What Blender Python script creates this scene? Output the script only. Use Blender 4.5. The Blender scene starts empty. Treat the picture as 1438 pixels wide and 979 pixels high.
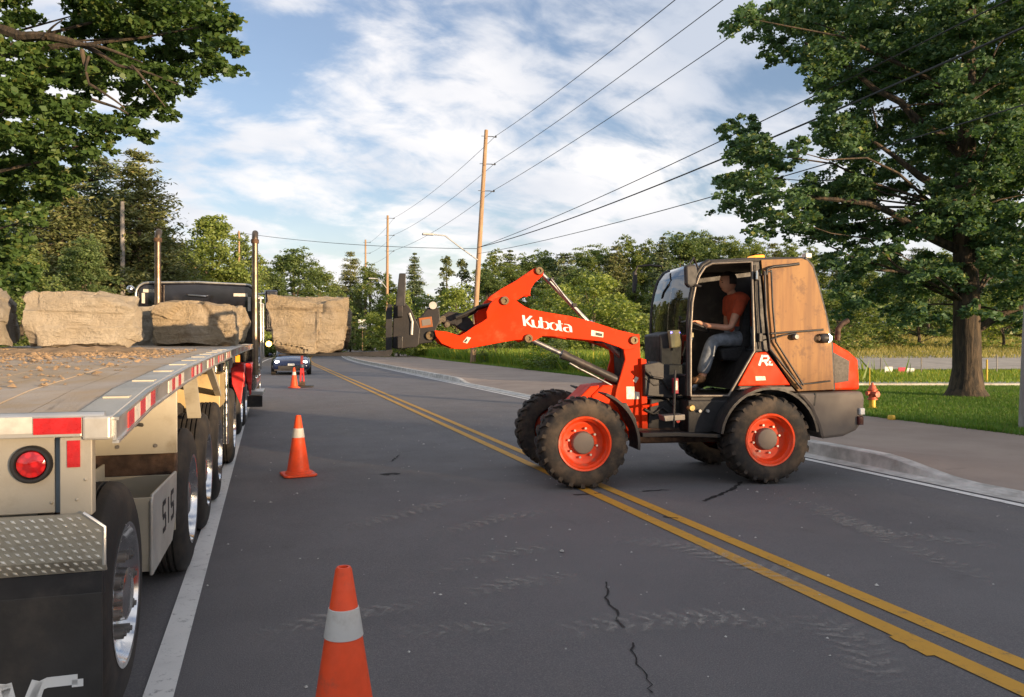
import bpy, bmesh, math, random
import numpy as np
from mathutils import Vector, Matrix, noise
R = math.radians
random.seed(7)
SC = bpy.context.scene
COL = SC.collection
# ------------------------------------------------------------------ camera
CAM_H, F, YAW, PITCH = 1.57, 1080.0, math.atan(345 / 1080), math.atan(7.5 / 1080)
cd = bpy.data.cameras.new('camera'); cam = bpy.data.objects.new('camera', cd); COL.objects.link(cam)
cd.sensor_width = 36; cd.lens = F / 1438 * 36; cd.clip_start = 0.05; cd.clip_end = 5000
cam.location = (0, 0, CAM_H); cam.rotation_euler = (math.pi / 2 - PITCH, 0, -YAW)
SC.camera = cam
# ------------------------------------------------------------------ light
SUN_EL, SUN_AZ = R(5.0), R(147)           # azimuth clockwise from +Y: behind the viewer, slightly right
W = bpy.data.worlds.new('World'); SC.world = W; W.use_nodes = True
SC.view_settings.view_transform = 'Standard'; SC.view_settings.look = 'None'
SC.view_settings.gamma = 1; SC.view_settings.exposure = 2.1
def build_world():
    nt = W.node_tree; N = nt.nodes; L = nt.links; N.clear()
    out = N.new('ShaderNodeOutputWorld'); bg = N.new('ShaderNodeBackground'); bg.inputs[1].default_value = 0.1
    sky = N.new('ShaderNodeTexSky'); sky.sky_type = 'NISHITA'; sky.sun_disc = False
    sky.sun_elevation = SUN_EL; sky.sun_rotation = SUN_AZ; sky.air_density = 1.0; sky.dust_density = 0.6; sky.ozone_density = 1.6
    tc = N.new('ShaderNodeTexCoord'); sep = N.new('ShaderNodeSeparateXYZ'); L.new(tc.outputs['Generated'], sep.inputs[0])
    def m(op, a, b):
        n = N.new('ShaderNodeMath'); n.operation = op
        for i, v in enumerate((a, b)):
            if isinstance(v, (int, float)): n.inputs[i].default_value = v
            else: L.new(v, n.inputs[i])
        return n.outputs[0]
    zz = m('ADD', m('MAXIMUM', sep.outputs[2], 0.0), 0.40)
    cmb = N.new('ShaderNodeCombineXYZ'); L.new(m('DIVIDE', sep.outputs[0], zz), cmb.inputs[0]); L.new(m('DIVIDE', sep.outputs[1], zz), cmb.inputs[1])
    def fbm(scale, detail, rough, dist, off):
        mp = N.new('ShaderNodeMapping'); mp.inputs['Location'].default_value = off; L.new(cmb.outputs[0], mp.inputs[0])
        mp.inputs['Rotation'].default_value = (0, 0, R(-25)); mp.inputs['Scale'].default_value = (1.0, 1.5, 1)
        n = N.new('ShaderNodeTexNoise'); n.inputs['Scale'].default_value = scale; n.inputs['Detail'].default_value = detail
        n.inputs['Roughness'].default_value = rough; n.inputs['Distortion'].default_value = dist; L.new(mp.outputs[0], n.inputs['Vector'])
        return n.outputs['Fac']
    d = m('ADD', m('MULTIPLY', fbm(2.7, 8, .55, .35, (2.3, 4.4, 0)), .66), m('MULTIPLY', fbm(7.5, 6, .58, .4, (0.4, 6.2, 2)), .34))
    rp = N.new('ShaderNodeValToRGB'); rp.color_ramp.interpolation = 'EASE'
    rp.color_ramp.elements[0].position = .405; rp.color_ramp.elements[0].color = (.10, .10, .10, 1)
    rp.color_ramp.elements[1].position = .57; rp.color_ramp.elements[1].color = (.93, .93, .93, 1)
    L.new(d, rp.inputs[0])
    hz = m('SUBTRACT', 1.0, m('MINIMUM', m('MULTIPLY', m('MAXIMUM', sep.outputs[2], 0.0), 5.0), 1.0))
    fac = m('MINIMUM', m('ADD', rp.outputs[0], m('MULTIPLY', hz, .5)), .95)
    tint = N.new('ShaderNodeMix'); tint.data_type = 'RGBA'
    d2 = fbm(1.8, 5, .5, .1, (9, 2, 4)); r2 = N.new('ShaderNodeValToRGB'); r2.color_ramp.elements[0].position = .35; r2.color_ramp.elements[1].position = .65; L.new(d2, r2.inputs[0])
    L.new(r2.outputs[0], tint.inputs[0]); tint.inputs[6].default_value = CLOUD_A; tint.inputs[7].default_value = CLOUD_B
    skyg = N.new('ShaderNodeMix'); skyg.data_type = 'RGBA'; skyg.blend_type = 'MULTIPLY'; skyg.inputs[0].default_value = 1
    L.new(sky.outputs[0], skyg.inputs[6]); skyg.inputs[7].default_value = SKY_GAIN
    mix = N.new('ShaderNodeMix'); mix.data_type = 'RGBA'; L.new(fac, mix.inputs[0]); L.new(skyg.outputs[2], mix.inputs[6]); L.new(tint.outputs[2], mix.inputs[7])
    L.new(mix.outputs[2], bg.inputs[0]); L.new(bg.outputs[0], out.inputs[0])
CLOUD_A = (1.55, 1.68, 1.93, 1); CLOUD_B = (2.7, 2.6, 2.55, 1); SKY_GAIN = (.60, .585, .70, 1)
build_world()
sl = bpy.data.lights.new('sun', 'SUN'); sl.energy = 2.1; sl.angle = R(.6); sl.color = (1, .72, .44)
sun = bpy.data.objects.new('sun', sl); COL.objects.link(sun)
SD = Vector((-math.sin(SUN_AZ) * math.cos(SUN_EL), -math.cos(SUN_AZ) * math.cos(SUN_EL), -math.sin(SUN_EL)))
sun.rotation_euler = SD.to_track_quat('-Z', 'Y').to_euler(); sun.location = (8, -30, 12)
# ------------------------------------------------------------------ geometry helpers
CAMQ = cam.rotation_euler.to_matrix(); CAMP = Vector(cam.location)
def ray(px, py): return CAMQ @ Vector(((px - 719) / F, (489.5 - py) / F, -1))
def at(px, py, d): return CAMP + ray(px, py) * d                    # point d metres into the view
def ground(px, py, z=0):
    r = ray(px, py); return CAMP + r * ((z - CAMP.z) / r.z)
class MB:
    def __init__(s): s.v = []; s.f = []; s.mi = []; s.cur = 0
    def add(s, vs, fs):
        o = len(s.v); s.v += [tuple(v) for v in vs]
        for f in fs: s.f.append(tuple(i + o for i in f)); s.mi.append(s.cur)
        return s
    def box(s, c, d, Rm=None):
        vs = []
        for x in (-.5, .5):
            for y in (-.5, .5):
                for z in (-.5, .5):
                    p = Vector((x * d[0], y * d[1], z * d[2])); p = Rm @ p if Rm else p; vs.append(p + Vector(c))
        return s.add(vs, [(0, 1, 3, 2), (4, 6, 7, 5), (0, 4, 5, 1), (2, 3, 7, 6), (0, 2, 6, 4), (1, 5, 7, 3)])
    def b2(s, a, b): return s.box([(a[i] + b[i]) / 2 for i in range(3)], [abs(b[i] - a[i]) for i in range(3)])
    def bar(s, a, b, w, h, up=(0, 0, 1)):
        a, b = Vector(a), Vector(b); d = (b - a); L = d.length; d.normalize(); u = Vector(up)
        if abs(d.dot(u)) > .98: u = Vector((1, 0, 0))
        x = d.cross(u).normalized(); z = x.cross(d); M = Matrix((x, d, z)).transposed()
        return s.box((a + b) / 2, (w, L, h), M)
    def tube(s, pts, r, n=8, caps=True):
        pts = [Vector(p) for p in pts]; k = len(pts); rs = r if isinstance(r, (list, tuple)) else [r] * k
        vs = []; prev = None
        for i, p in enumerate(pts):
            t = (pts[min(i + 1, k - 1)] - pts[max(i - 1, 0)]).normalized()
            if prev is None:
                u = Vector((0, 0, 1)) if abs(t.z) < .9 else Vector((1, 0, 0)); a = t.cross(u).normalized()
            else:
                a = prev - t * prev.dot(t); a = a.normalized() if a.length > 1e-6 else t.orthogonal().normalized()
            prev = a; b = t.cross(a)
            for j in range(n):
                th = 2 * math.pi * j / n; vs.append(p + (a * math.cos(th) + b * math.sin(th)) * rs[i])
        fs = [(i * n + j, i * n + (j + 1) % n, (i + 1) * n + (j + 1) % n, (i + 1) * n + j) for i in range(k - 1) for j in range(n)]
        if caps: fs += [tuple(range(n - 1, -1, -1)), tuple((k - 1) * n + j for j in range(n))]
        return s.add(vs, fs)
    def cyl(s, a, b, r, n=16, r2=None): return s.tube([a, b], [r, r if r2 is None else r2], n)
    def prism(s, poly, t0, t1, fn=lambda u, v, t: (u, t, v)):
        n = len(poly); vs = [fn(u, v, t0) for u, v in poly] + [fn(u, v, t1) for u, v in poly]
        return s.add(vs, [tuple(range(n)), tuple(range(2 * n - 1, n - 1, -1))] + [(i, (i + 1) % n, n + (i + 1) % n, n + i) for i in range(n)])
    def lathe(s, prof, n=32, fn=lambda r, a, h: (r * math.cos(a), h, r * math.sin(a)), closed=False, arc=None):
        k = len(prof); vs = []; a0, a1 = arc or (0, 2 * math.pi); m = n if arc is None else n + 1
        for j in range(m):
            a = a0 + (a1 - a0) * j / n
            for r, h in prof: vs.append(fn(r, a, h))
        fs = []; kk = k if closed else k - 1
        for j in range(n):
            j2 = (j + 1) % m
            for i in range(kk):
                i2 = (i + 1) % k; fs.append((j * k + i, j * k + i2, j2 * k + i2, j2 * k + i))
        if arc is not None and closed: fs += [tuple(range(k)), tuple(n * k + i for i in range(k - 1, -1, -1))]
        return s.add(vs, fs)
    def ribbon(s, pts, w, t0, t1, fn):
        """a flat stroke of width w along 2-D points, thickness t0..t1"""
        pts = [Vector(p) for p in pts]; k = len(pts); A = []; B = []
        for i, p in enumerate(pts):
            t = (pts[min(i + 1, k - 1)] - pts[max(i - 1, 0)]); t = t.normalized() if t.length else Vector((1, 0)); nn = Vector((-t.y, t.x)) * w / 2
            A.append(p + nn); B.append(p - nn)
        return s.prism([tuple(p) for p in A + B[::-1]], t0, t1, fn) if k == 2 else [s.prism([tuple(A[i]), tuple(A[i + 1]), tuple(B[i + 1]), tuple(B[i])], t0, t1, fn) for i in range(k - 1)]
    def build(s, name, mat, parent=None, smooth=None, bevel=0, label=None, sub=0):
        me = bpy.data.meshes.new(name); me.from_pydata(s.v, [], s.f)
        mats = mat if isinstance(mat, (list, tuple)) else [mat]
        for m in mats: me.materials.append(m)
        if len(mats) > 1: me.polygons.foreach_set('material_index', s.mi)
        bm = bmesh.new(); bm.from_mesh(me); bmesh.ops.recalc_face_normals(bm, faces=bm.faces); bm.to_mesh(me); bm.free()
        if smooth is not None:
            me.polygons.foreach_set('use_smooth', [True] * len(me.polygons)); me.set_sharp_from_angle(angle=R(smooth))
        o = bpy.data.objects.new(name, me); COL.objects.link(o)
        if parent: o.parent = parent
        if bevel:
            b = o.modifiers.new('edge', 'BEVEL'); b.width = bevel; b.segments = 2; b.limit_method = 'ANGLE'; b.angle_limit = R(40); b.harden_normals = False
        if sub:
            b = o.modifiers.new('sub', 'SUBSURF'); b.levels = b.render_levels = sub
        if label: o['label'] = label
        return o
def tag(o, label, cat, group=None):
    o['label'] = label; o['category'] = cat
    if group: o['group'] = group
    return o
def struct(o): o['kind'] = 'structure'; return o
def stuff(o): o['kind'] = 'stuff'; return o
def thing(name, label, cat, loc=(0, 0, 0), rz=0, group=None):
    o = bpy.data.objects.new(name, None); COL.objects.link(o); o.location = loc; o.rotation_euler = (0, 0, rz); o.empty_display_size = .2
    return tag(o, label, cat, group)
def copy_tree(o, parent=None):
    c = o.copy(); COL.objects.link(c)
    if parent: c.parent = parent
    for ch in list(o.children): copy_tree(ch, c)
    return c
def npmesh(name, V, Fq, mat, parent=None, smooth=False):
    """fast mesh from numpy arrays (all faces with the same corner count)"""
    me = bpy.data.meshes.new(name); nf, k = Fq.shape
    me.vertices.add(len(V)); me.vertices.foreach_set('co', np.asarray(V, 'f').ravel())
    me.loops.add(nf * k); me.loops.foreach_set('vertex_index', Fq.astype('i').ravel())
    me.polygons.add(nf); me.polygons.foreach_set('loop_start', np.arange(0, nf * k, k, dtype='i'))
    me.materials.append(mat); me.update(calc_edges=True)
    if smooth: me.polygons.foreach_set('use_smooth', [True] * nf)
    o = bpy.data.objects.new(name, me); COL.objects.link(o)
    if parent: o.parent = parent
    return o
# ------------------------------------------------------------------ material helpers
class NT:
    def __init__(s, name):
        s.m = bpy.data.materials.new(name); s.m.use_nodes = True; s.t = s.m.node_tree; s.N = s.t.nodes; s.L = s.t.links; s.N.clear()
        s.out = s.N.new('ShaderNodeOutputMaterial'); s._co = None
    def co(s):
        if not s._co: s._co = s.N.new('ShaderNodeTexCoord')
        return s._co.outputs['Object']
    def put(s, sock, v):
        if hasattr(v, 'is_output'): s.L.new(v, sock)
        elif isinstance(v, (tuple, list)) and len(v) == 3 and sock.type == 'RGBA': sock.default_value = (*v, 1)
        else: sock.default_value = v
    def noise(s, scale, detail=4, rough=.55, dist=0, vec=None, sc=None, out='Fac'):
        n = s.N.new('ShaderNodeTexNoise'); n.inputs['Scale'].default_value = scale; n.inputs['Detail'].default_value = detail
        n.inputs['Roughness'].default_value = rough; n.inputs['Distortion'].default_value = dist
        v = vec or s.co()
        if sc: mp = s.N.new('ShaderNodeMapping'); mp.inputs['Scale'].default_value = sc; s.L.new(v, mp.inputs[0]); v = mp.outputs[0]
        s.L.new(v, n.inputs['Vector']); return n.outputs[out]
    def voro(s, scale, feature='F1', out='Distance', sc=None):
        n = s.N.new('ShaderNodeTexVoronoi'); n.feature = feature; n.inputs['Scale'].default_value = scale; v = s.co()
        if sc: mp = s.N.new('ShaderNodeMapping'); mp.inputs['Scale'].default_value = sc; s.L.new(v, mp.inputs[0]); v = mp.outputs[0]
        s.L.new(v, n.inputs['Vector']); return n.outputs[out]
    def ramp(s, f, a, b, ca=0., cb=1.):
        r = s.N.new('ShaderNodeMapRange'); r.interpolation_type = 'SMOOTHSTEP'; s.put(r.inputs[0], f)
        r.inputs[1].default_value = a; r.inputs[2].default_value = b; r.inputs[3].default_value = ca; r.inputs[4].default_value = cb; return r.outputs[0]
    def math(s, op, a, b=0.):
        n = s.N.new('ShaderNodeMath'); n.operation = op; s.put(n.inputs[0], a); s.put(n.inputs[1], b); return n.outputs[0]
    def mix(s, f, a, b, mode='MIX'):
        n = s.N.new('ShaderNodeMix'); n.data_type = 'RGBA'; n.blend_type = mode
        s.put(n.inputs[0], f); s.put(n.inputs[6], a); s.put(n.inputs[7], b); return n.outputs[2]
    def bump(s, h, strength=.3, dist=.01):
        n = s.N.new('ShaderNodeBump'); n.inputs['Strength'].default_value = strength; n.inputs['Distance'].default_value = dist; s.put(n.inputs['Height'], h); return n.outputs[0]
    def pbr(s, color, rough=.6, metal=0., normal=None, **kw):
        b = s.N.new('ShaderNodeBsdfPrincipled'); s.put(b.inputs['Base Color'], color); s.put(b.inputs['Roughness'], rough); s.put(b.inputs['Metallic'], metal)
        if normal: s.L.new(normal, b.inputs['Normal'])
        for k, v in kw.items(): s.put(b.inputs[k.replace('_', ' ')], v)
        s.L.new(b.outputs[0], s.out.inputs[0]); return s.m
def sc3(c, k): return tuple(min(1, x * k) for x in c)
def simple(name, c, rough=.5, metal=0., var=.25, vs=4., bump=0., bs=60., dirt=None, dirtamt=.4, dscale=3., **kw):
    n = NT(name); col = n.mix(n.ramp(n.noise(vs, 6), .3, .7), sc3(c, 1 - var), sc3(c, 1 + var))
    if dirt: col = n.mix(n.ramp(n.noise(dscale, 8, .65), .62 - dirtamt * .35, .78, 0, .85), col, dirt)
    rg = n.ramp(n.noise(vs * 2.3, 5), .25, .75, max(.02, rough - .1), min(1, rough + .12))
    nm = n.bump(n.noise(bs, 6), bump) if bump else None
    return n.pbr(col, rg, metal, nm, **kw)
DUST = (.30, .24, .17)
M = {}
M['orange'] = simple('orange_paint', (.70, .034, .001), .5, var=.07, vs=2, dirt=(.30, .10, .035), dirtamt=.34, dscale=4.5, bump=.015, bs=14, Specular_IOR_Level=.15)
M['rimorange'] = simple('rim_paint', (.78, .058, .006), .45, var=.12, vs=6, dirt=DUST, dirtamt=.35, dscale=5)
M['conered'] = simple('cone_plastic', (.92, .085, .016), .55, var=.10, vs=9, dirt=(.33, .10, .06), dirtamt=.3, dscale=7, bump=.06, bs=40)
M['black'] = simple('black_steel', (.018, .017, .018), .5, var=.4, vs=6, dirt=(.10, .08, .065), dirtamt=.25, bump=.05)
M['blackgloss'] = simple('black_gloss_paint', (.010, .009, .013), .12, var=.3, vs=3, dirt=(.05, .045, .04), dirtamt=.15, Coat_Weight=1., Coat_Roughness=.05)
M['plastic'] = simple('black_plastic', (.022, .021, .022), .55, var=.3, vs=8, dirt=(.085, .07, .055), dirtamt=.3)
M['carriage'] = simple('carriage_steel', (.011, .009, .009), .55, var=.35, vs=5, dirt=(.045, .028, .02), dirtamt=.25, bump=.1)
M['hose'] = simple('rubber_hose', (.015, .014, .014), .6, var=.3, vs=15)
M['chrome'] = simple('chrome', (.78, .76, .73), .14, 1., var=.06, vs=10)
M['alu'] = simple('aluminium', (.62, .61, .58), .36, .85, var=.14, vs=3, dirt=(.30, .26, .20), dirtamt=.22, bump=.03, bs=90)
M['aluw'] = simple('worn_aluminium', (.55, .53, .48), .45, .45, var=.14, vs=3, dirt=(.30, .26, .20), dirtamt=.3, bump=.04, bs=90)
M['alurim'] = simple('polished_rim', (.72, .71, .70), .18, 1., var=.1, vs=9, dirt=(.25, .21, .17), dirtamt=.2)
M['cream'] = simple('dusty_painted_steel', (.46, .42, .33), .5, var=.12, vs=2, dirt=(.22, .17, .10), dirtamt=.35, bump=.05)
M['steel'] = simple('grey_steel', (.20, .19, .18), .5, .5, var=.3, vs=6, dirt=DUST, dirtamt=.4, bump=.08)
M['sunwarmalu'] = simple('tail_panel', (.46, .42, .34), .5, .25, var=.1, vs=2, dirt=(.28, .23, .16), dirtamt=.35, bump=.04, bs=90)  # tail aluminium, with the warmth of the sun put into its beige base
M['rust'] = simple('rusty_steel', (.07, .042, .03), .75, .2, var=.5, vs=12, dirt=(.22, .12, .06), dirtamt=.5, bump=.3)
M['grey'] = simple('grey_plastic', (.16, .135, .115), .6, var=.1, vs=2, dirt=(.22, .17, .13), dirtamt=.35, dscale=2.2, bump=.03, bs=30)
M['vent'] = simple('vent_mesh', (.075, .065, .055), .6, var=.2, vs=30, bump=.3, bs=250)
M['white'] = simple('white_paint', (.78, .78, .75), .5, var=.05, vs=6)
M['redtape'] = simple('red_reflector', (.55, .018, .02), .3, var=.15, vs=25, Coat_Weight=.5)
M['whitetape'] = simple('white_reflector', (.60, .57, .50), .35, var=.12, vs=25)
M['redfender'] = simple('red_fender', (.62, .03, .03), .35, var=.12, vs=4, dirt=(.3, .1, .07), dirtamt=.2, Coat_Weight=.5)
M['bluecar'] = simple('blue_car_paint', (.012, .022, .075), .25, .3, var=.1, vs=3, Coat_Weight=1., Coat_Roughness=.06)
M['denim'] = simple('denim', (.20, .225, .26), .9, var=.3, vs=14, bump=.2, bs=120)
M['shirt'] = simple('orange_shirt', (.48, .075, .028), .9, var=.15, vs=12, bump=.15, bs=60)
M['maroon'] = simple('maroon_shirt', (.20, .03, .035), .9, var=.15, vs=12)
M['tan'] = simple('tan_trousers', (.20, .14, .11), .9, var=.15, vs=12)
M['boot'] = simple('leather_boot', (.24, .12, .05), .7, var=.25, vs=18, bump=.2)
M['skin'] = simple('skin', (.55, .28, .18), .55, var=.08, vs=20, Subsurface_Weight=.08)
M['hair'] = simple('dark_hair', (.03, .02, .015), .7, var=.3, vs=40)
M['seat'] = simple('seat_fabric', (.02, .02, .022), .85, var=.3, vs=20)
M['hydred'] = simple('hydrant_paint', (.50, .10, .05), .5, var=.15, vs=9, dirt=(.25, .09, .05), dirtamt=.3)
M['yellow'] = simple('yellow_paint', (.65, .42, .04), .5, var=.12, vs=9)
M['label'] = simple('paper_decal', (.72, .68, .55), .5, var=.25, vs=30)
M['wire'] = simple('cable', (.035, .04, .045), .6, var=.2)
M['insul'] = simple('insulator', (.06, .065, .075), .4, var=.2)
M['lampgrey'] = simple('lamp_housing', (.40, .42, .43), .45, .4, var=.1)
M['yellowgreen'] = simple('cab_console', (.30, .26, .14), .6, var=.15, vs=10)
def emit(name, c, s):
    n = NT(name); e = n.N.new('ShaderNodeEmission'); e.inputs[0].default_value = (*c, 1); e.inputs[1].default_value = s; n.L.new(e.outputs[0], n.out.inputs[0]); return n.m
M['lamp'] = emit('lit_white_lamp', (1, .95, .82), 3.0)
M['headlight'] = emit('lit_headlight', (1, .97, .88), 4.0)
M['amberlit'] = emit('lit_amber_lamp', (1, .42, .07), 4.0)
M['led'] = emit('purple_led', (.25, .2, 1), 1.5)
def glass(name, tint, refl=.12):
    n = NT(name); tr = n.N.new('ShaderNodeBsdfTransparent'); tr.inputs[0].default_value = (*tint, 1)
    gl = n.N.new('ShaderNodeBsdfGlossy'); gl.inputs['Roughness'].default_value = .02; gl.inputs[0].default_value = (.95, .97, 1, 1)
    lw = n.N.new('ShaderNodeLayerWeight'); lw.inputs[0].default_value = .35
    f = n.ramp(lw.outputs['Fresnel'], 0, 1, refl, 1); mx = n.N.new('ShaderNodeMixShader'); n.L.new(f, mx.inputs[0]); n.L.new(tr.outputs[0], mx.inputs[1]); n.L.new(gl.outputs[0], mx.inputs[2])
    n.L.new(mx.outputs[0], n.out.inputs[0]); return n.m
M['glass'] = glass('windscreen_glass', (.30, .33, .33), .14)
M['darkglass'] = glass('tinted_glass', (.05, .055, .055), .10)
def amber():
    n = NT('amber_lens'); return n.pbr((.9, .25, .02), .15, 0, None, Transmission_Weight=.4, Emission_Color=(1, .35, .03), Emission_Strength=.35)
M['amber'] = amber()
def redlens():
    n = NT('red_lens'); v = n.voro(42, sc=(1, 1, 1)); col = n.mix(n.ramp(v, .25, .6), (.75, .02, .02), (.40, .008, .01))
    return n.pbr(col, .12, 0, n.bump(v, .5, .004), Coat_Weight=1.)
M['redlens'] = redlens()
def rubber(name, dust):
    n = NT(name); col = n.mix(n.ramp(n.noise(5, 8, .65), .35, .75), (.016, .015, .015), dust)
    return n.pbr(col, .8, 0, n.bump(n.noise(70, 5), .12))
M['tyre'] = rubber('truck_tyre', (.058, .047, .036)); M['dtyre'] = rubber('dusty_loader_tyre', (.105, .075, .05))
def limestone(name, a, b, dark, strat=1.):
    n = NT(name); big = n.noise(1.7, 9, .62, .4); fine = n.noise(9, 9, .68); st = n.noise(1.6, 7, .6, .6, sc=(.6, .6, 7))
    c = n.mix(n.ramp(big, .36, .66), a, b); c = n.mix(n.ramp(fine, .50, .78, 0, .75), c, sc3(a, .55))
    c = n.mix(n.ramp(st, .56, .72, 0, .55 * strat), c, dark); c = n.mix(n.ramp(n.noise(3.5, 8, .7, 1.2), .60, .72, 0, .55), c, (.50, .46, .40))
    c = n.mix(n.ramp(n.noise(1.1, 9, .7, 1.0), .55, .68, 0, .6), c, dark); c = n.mix(n.ramp(n.noise(22, 7, .75), .55, .72, 0, .55), c, sc3(dark, .7))
    c = n.mix(n.ramp(n.noise(48, 5, .8), .5, .75, 0, .5), c, sc3(b, 1.3)); h = n.math('ADD', n.math('MULTIPLY', n.noise(5, 14, .78, .5), 1.6), n.math('MULTIPLY', st, .7))
    return n.pbr(c, .88, 0, n.bump(h, 1., .10))
M['rock'] = limestone('limestone', (.54, .45, .33), (.63, .55, .43), (.32, .24, .15), .7)
M['rockgold'] = limestone('golden_limestone', (.48, .37, .23), (.57, .47, .34), (.25, .165, .085), 1.1)
M['rockgrey'] = limestone('grey_limestone', (.40, .35, .28), (.49, .43, .34), (.20, .165, .12))
def plywood():
    n = NT('plywood'); w = n.noise(2.2, 8, .6, 1.6, sc=(1, 1, .22)); g = n.noise(14, 6, .6, .3, sc=(1, 1, .06))
    c = n.mix(n.ramp(w, .35, .68), (.30, .145, .036), (.22, .09, .02)); c = n.mix(n.ramp(g, .42, .62, 0, .75), c, (.17, .07, .018))
    c = n.mix(n.ramp(n.noise(5.5, 8, .75), .50, .64, 0, .7), c, (.11, .04, .012))
    return n.pbr(c, .62, 0, n.bump(g, .15))
M['ply'] = plywood()
def bark(name, a, b):
    n = NT(name); r = n.noise(9, 8, .65, .5, sc=(1, 1, .16)); c = n.mix(n.ramp(r, .35, .68), a, b)
    return n.pbr(c, .9, 0, n.bump(r, .9, .05))
M['bark'] = bark('bark', (.022, .018, .014), (.10, .072, .046)); M['barkdark'] = bark('dark_bark', (.05, .04, .03), (.13, .10, .07))
M['polewood'] = bark('weathered_pole_wood', (.30, .185, .105), (.42, .29, .18)); M['polegrey'] = bark('grey_pole_wood', (.26, .24, .22), (.36, .33, .30))
def leaf(name, a, b, c2=None, trans=.35):
    n = NT(name); g = n.N.new('ShaderNodeNewGeometry'); rnd = g.outputs['Random Per Island']
    col = n.mix(n.ramp(rnd, 0, .8), a, b)
    if c2: col = n.mix(n.ramp(rnd, .86, .97), col, c2)
    col = n.mix(n.ramp(n.noise(.35, 3), .35, .65, 0, .55), col, sc3(a, .8))
    p = n.N.new('ShaderNodeBsdfPrincipled'); n.L.new(col, p.inputs['Base Color']); p.inputs['Roughness'].default_value = .5; p.inputs['Specular IOR Level'].default_value = .35
    t = n.N.new('ShaderNodeBsdfTranslucent'); n.L.new(n.mix(1., col, (1.25, 1.3, .5), 'MULTIPLY'), t.inputs[0])
    mx = n.N.new('ShaderNodeMixShader'); mx.inputs[0].default_value = trans; n.L.new(p.outputs[0], mx.inputs[1]); n.L.new(t.outputs[0], mx.inputs[2]); n.L.new(mx.outputs[0], n.out.inputs[0]); return n.m
M['leafmaple'] = leaf('maple_leaf', (.065, .125, .036), (.105, .175, .048), (.17, .20, .05))
M['leafoak'] = leaf('oak_leaf', (.085, .165, .088), (.14, .235, .118), (.24, .27, .08))
M['leafbright'] = leaf('bright_leaf', (.19, .26, .065), (.27, .32, .08))
M['leafmid'] = leaf('green_leaf', (.14, .205, .066), (.22, .27, .085), (.30, .27, .08))
M['leafdark'] = leaf('dark_leaf', (.105, .165, .064), (.17, .225, .08))
M['needle'] = leaf('spruce_needle', (.09, .14, .07), (.15, .19, .08), (.2, .19, .08), .12)
M['pine'] = leaf('pine_needle', (.125, .155, .06), (.20, .215, .08), (.25, .22, .09), .15)
M['poplar'] = leaf('poplar_leaf', (.16, .20, .085), (.23, .26, .11))
M['weed'] = leaf('weed_leaf', (.15, .25, .035), (.25, .33, .05), (.60, .46, .05)); M['grassblade'] = leaf('grass_blade', (.085, .19, .02), (.14, .25, .03), (.24, .22, .07), .3)
M['drygrass'] = leaf('dry_grass', (.26, .25, .07), (.36, .31, .10), (.40, .31, .11), .3)
# ================================================================== SETTING
def bend(Y): return 0 if Y < 60 else .0060 * (Y - 60) ** 1.6
def rise(Y): return 0 if Y < 170 else 9.0 * min(1.3, ((Y - 170) / 200)) ** 1.6
def kerbh(Y):
    def s(a, b, t): t = max(0, min(1, (t - a) / (b - a))); return t * t * (3 - 2 * t)
    return .03 + .15 * (s(6.5, 7.9, Y) * (1 - s(12.5, 14, Y)) + s(28.6, 30.6, Y))
def pathedge(Y): return float(np.interp(Y, [-30, 9, 15, 22, 32, 50, 110, 400], [11.45, 11.4, 11.5, 12.35, 13.4, 14.0, 15.2, 17])) + bend(Y)
YS = [-60, -30, -10, 0, 3, 5, 6, 6.5, 6.75, 7, 7.25, 7.5, 7.75, 8, 9, 10, 11, 12, 12.5, 13, 13.5, 14, 15, 18, 22, 26, 28, 28.6, 29, 29.5, 30, 30.6, 32, 36, 40, 45, 50, 56, 62, 70, 78, 86, 94, 102, 110, 120, 130, 140, 150, 165, 180, 200, 220, 245, 270, 300, 340, 400]
def strip(name, fn, mat, ys=YS):
    """fn(Y) -> list of (X, z); a lengthwise sheet"""
    rows = [fn(y) for y in ys]; k = len(rows[0]); mb = MB()
    mb.add([(x, y, z) for y, r in zip(ys, rows) for x, z in r], [(i * k + j, i * k + j + 1, (i + 1) * k + j + 1, (i + 1) * k + j) for i in range(len(ys) - 1) for j in range(k - 1)])
    return struct(mb.build(name, mat, smooth=30))
def asphalt():
    n = NT('asphalt'); c = n.mix(n.ramp(n.noise(.45, 7, .6), .3, .7), (.128, .123, .130), (.168, .160, .167))
    c = n.mix(n.ramp(n.noise(.9, 8, .7, .8, sc=(1, .25, 1)), .52, .75, 0, .8), c, (.18, .165, .155))
    c = n.mix(n.ramp(n.noise(.32, 9, .75, 1.5), .55, .70, 0, .55), c, (.19, .172, .155))
    c = n.mix(n.ramp(n.noise(.55, 6, .6, .3, sc=(1.6, .12, 1)), .50, .70, 0, .35), c, (.20, .19, .185)); c = n.mix(n.ramp(n.noise(1.3, 7, .7, .5), .60, .74, 0, .7), c, (.070, .066, .069))
    c = n.mix(n.ramp(n.noise(120, 4, .8), .42, .66, 0, .9), c, (.25, .235, .225))
    c = n.mix(n.ramp(n.voro(70, 'F1'), .05, .16, .8, 0), c, (.24, .22, .20))
    h = n.math('ADD', n.noise(210, 5, .7), n.math('MULTIPLY', n.noise(6, 4), .5))
    return n.pbr(c, n.ramp(n.noise(2, 5), .3, .7, .72, .88), 0, n.bump(h, .8, .014), Specular_IOR_Level=.35)
M['asphalt'] = asphalt()
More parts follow.
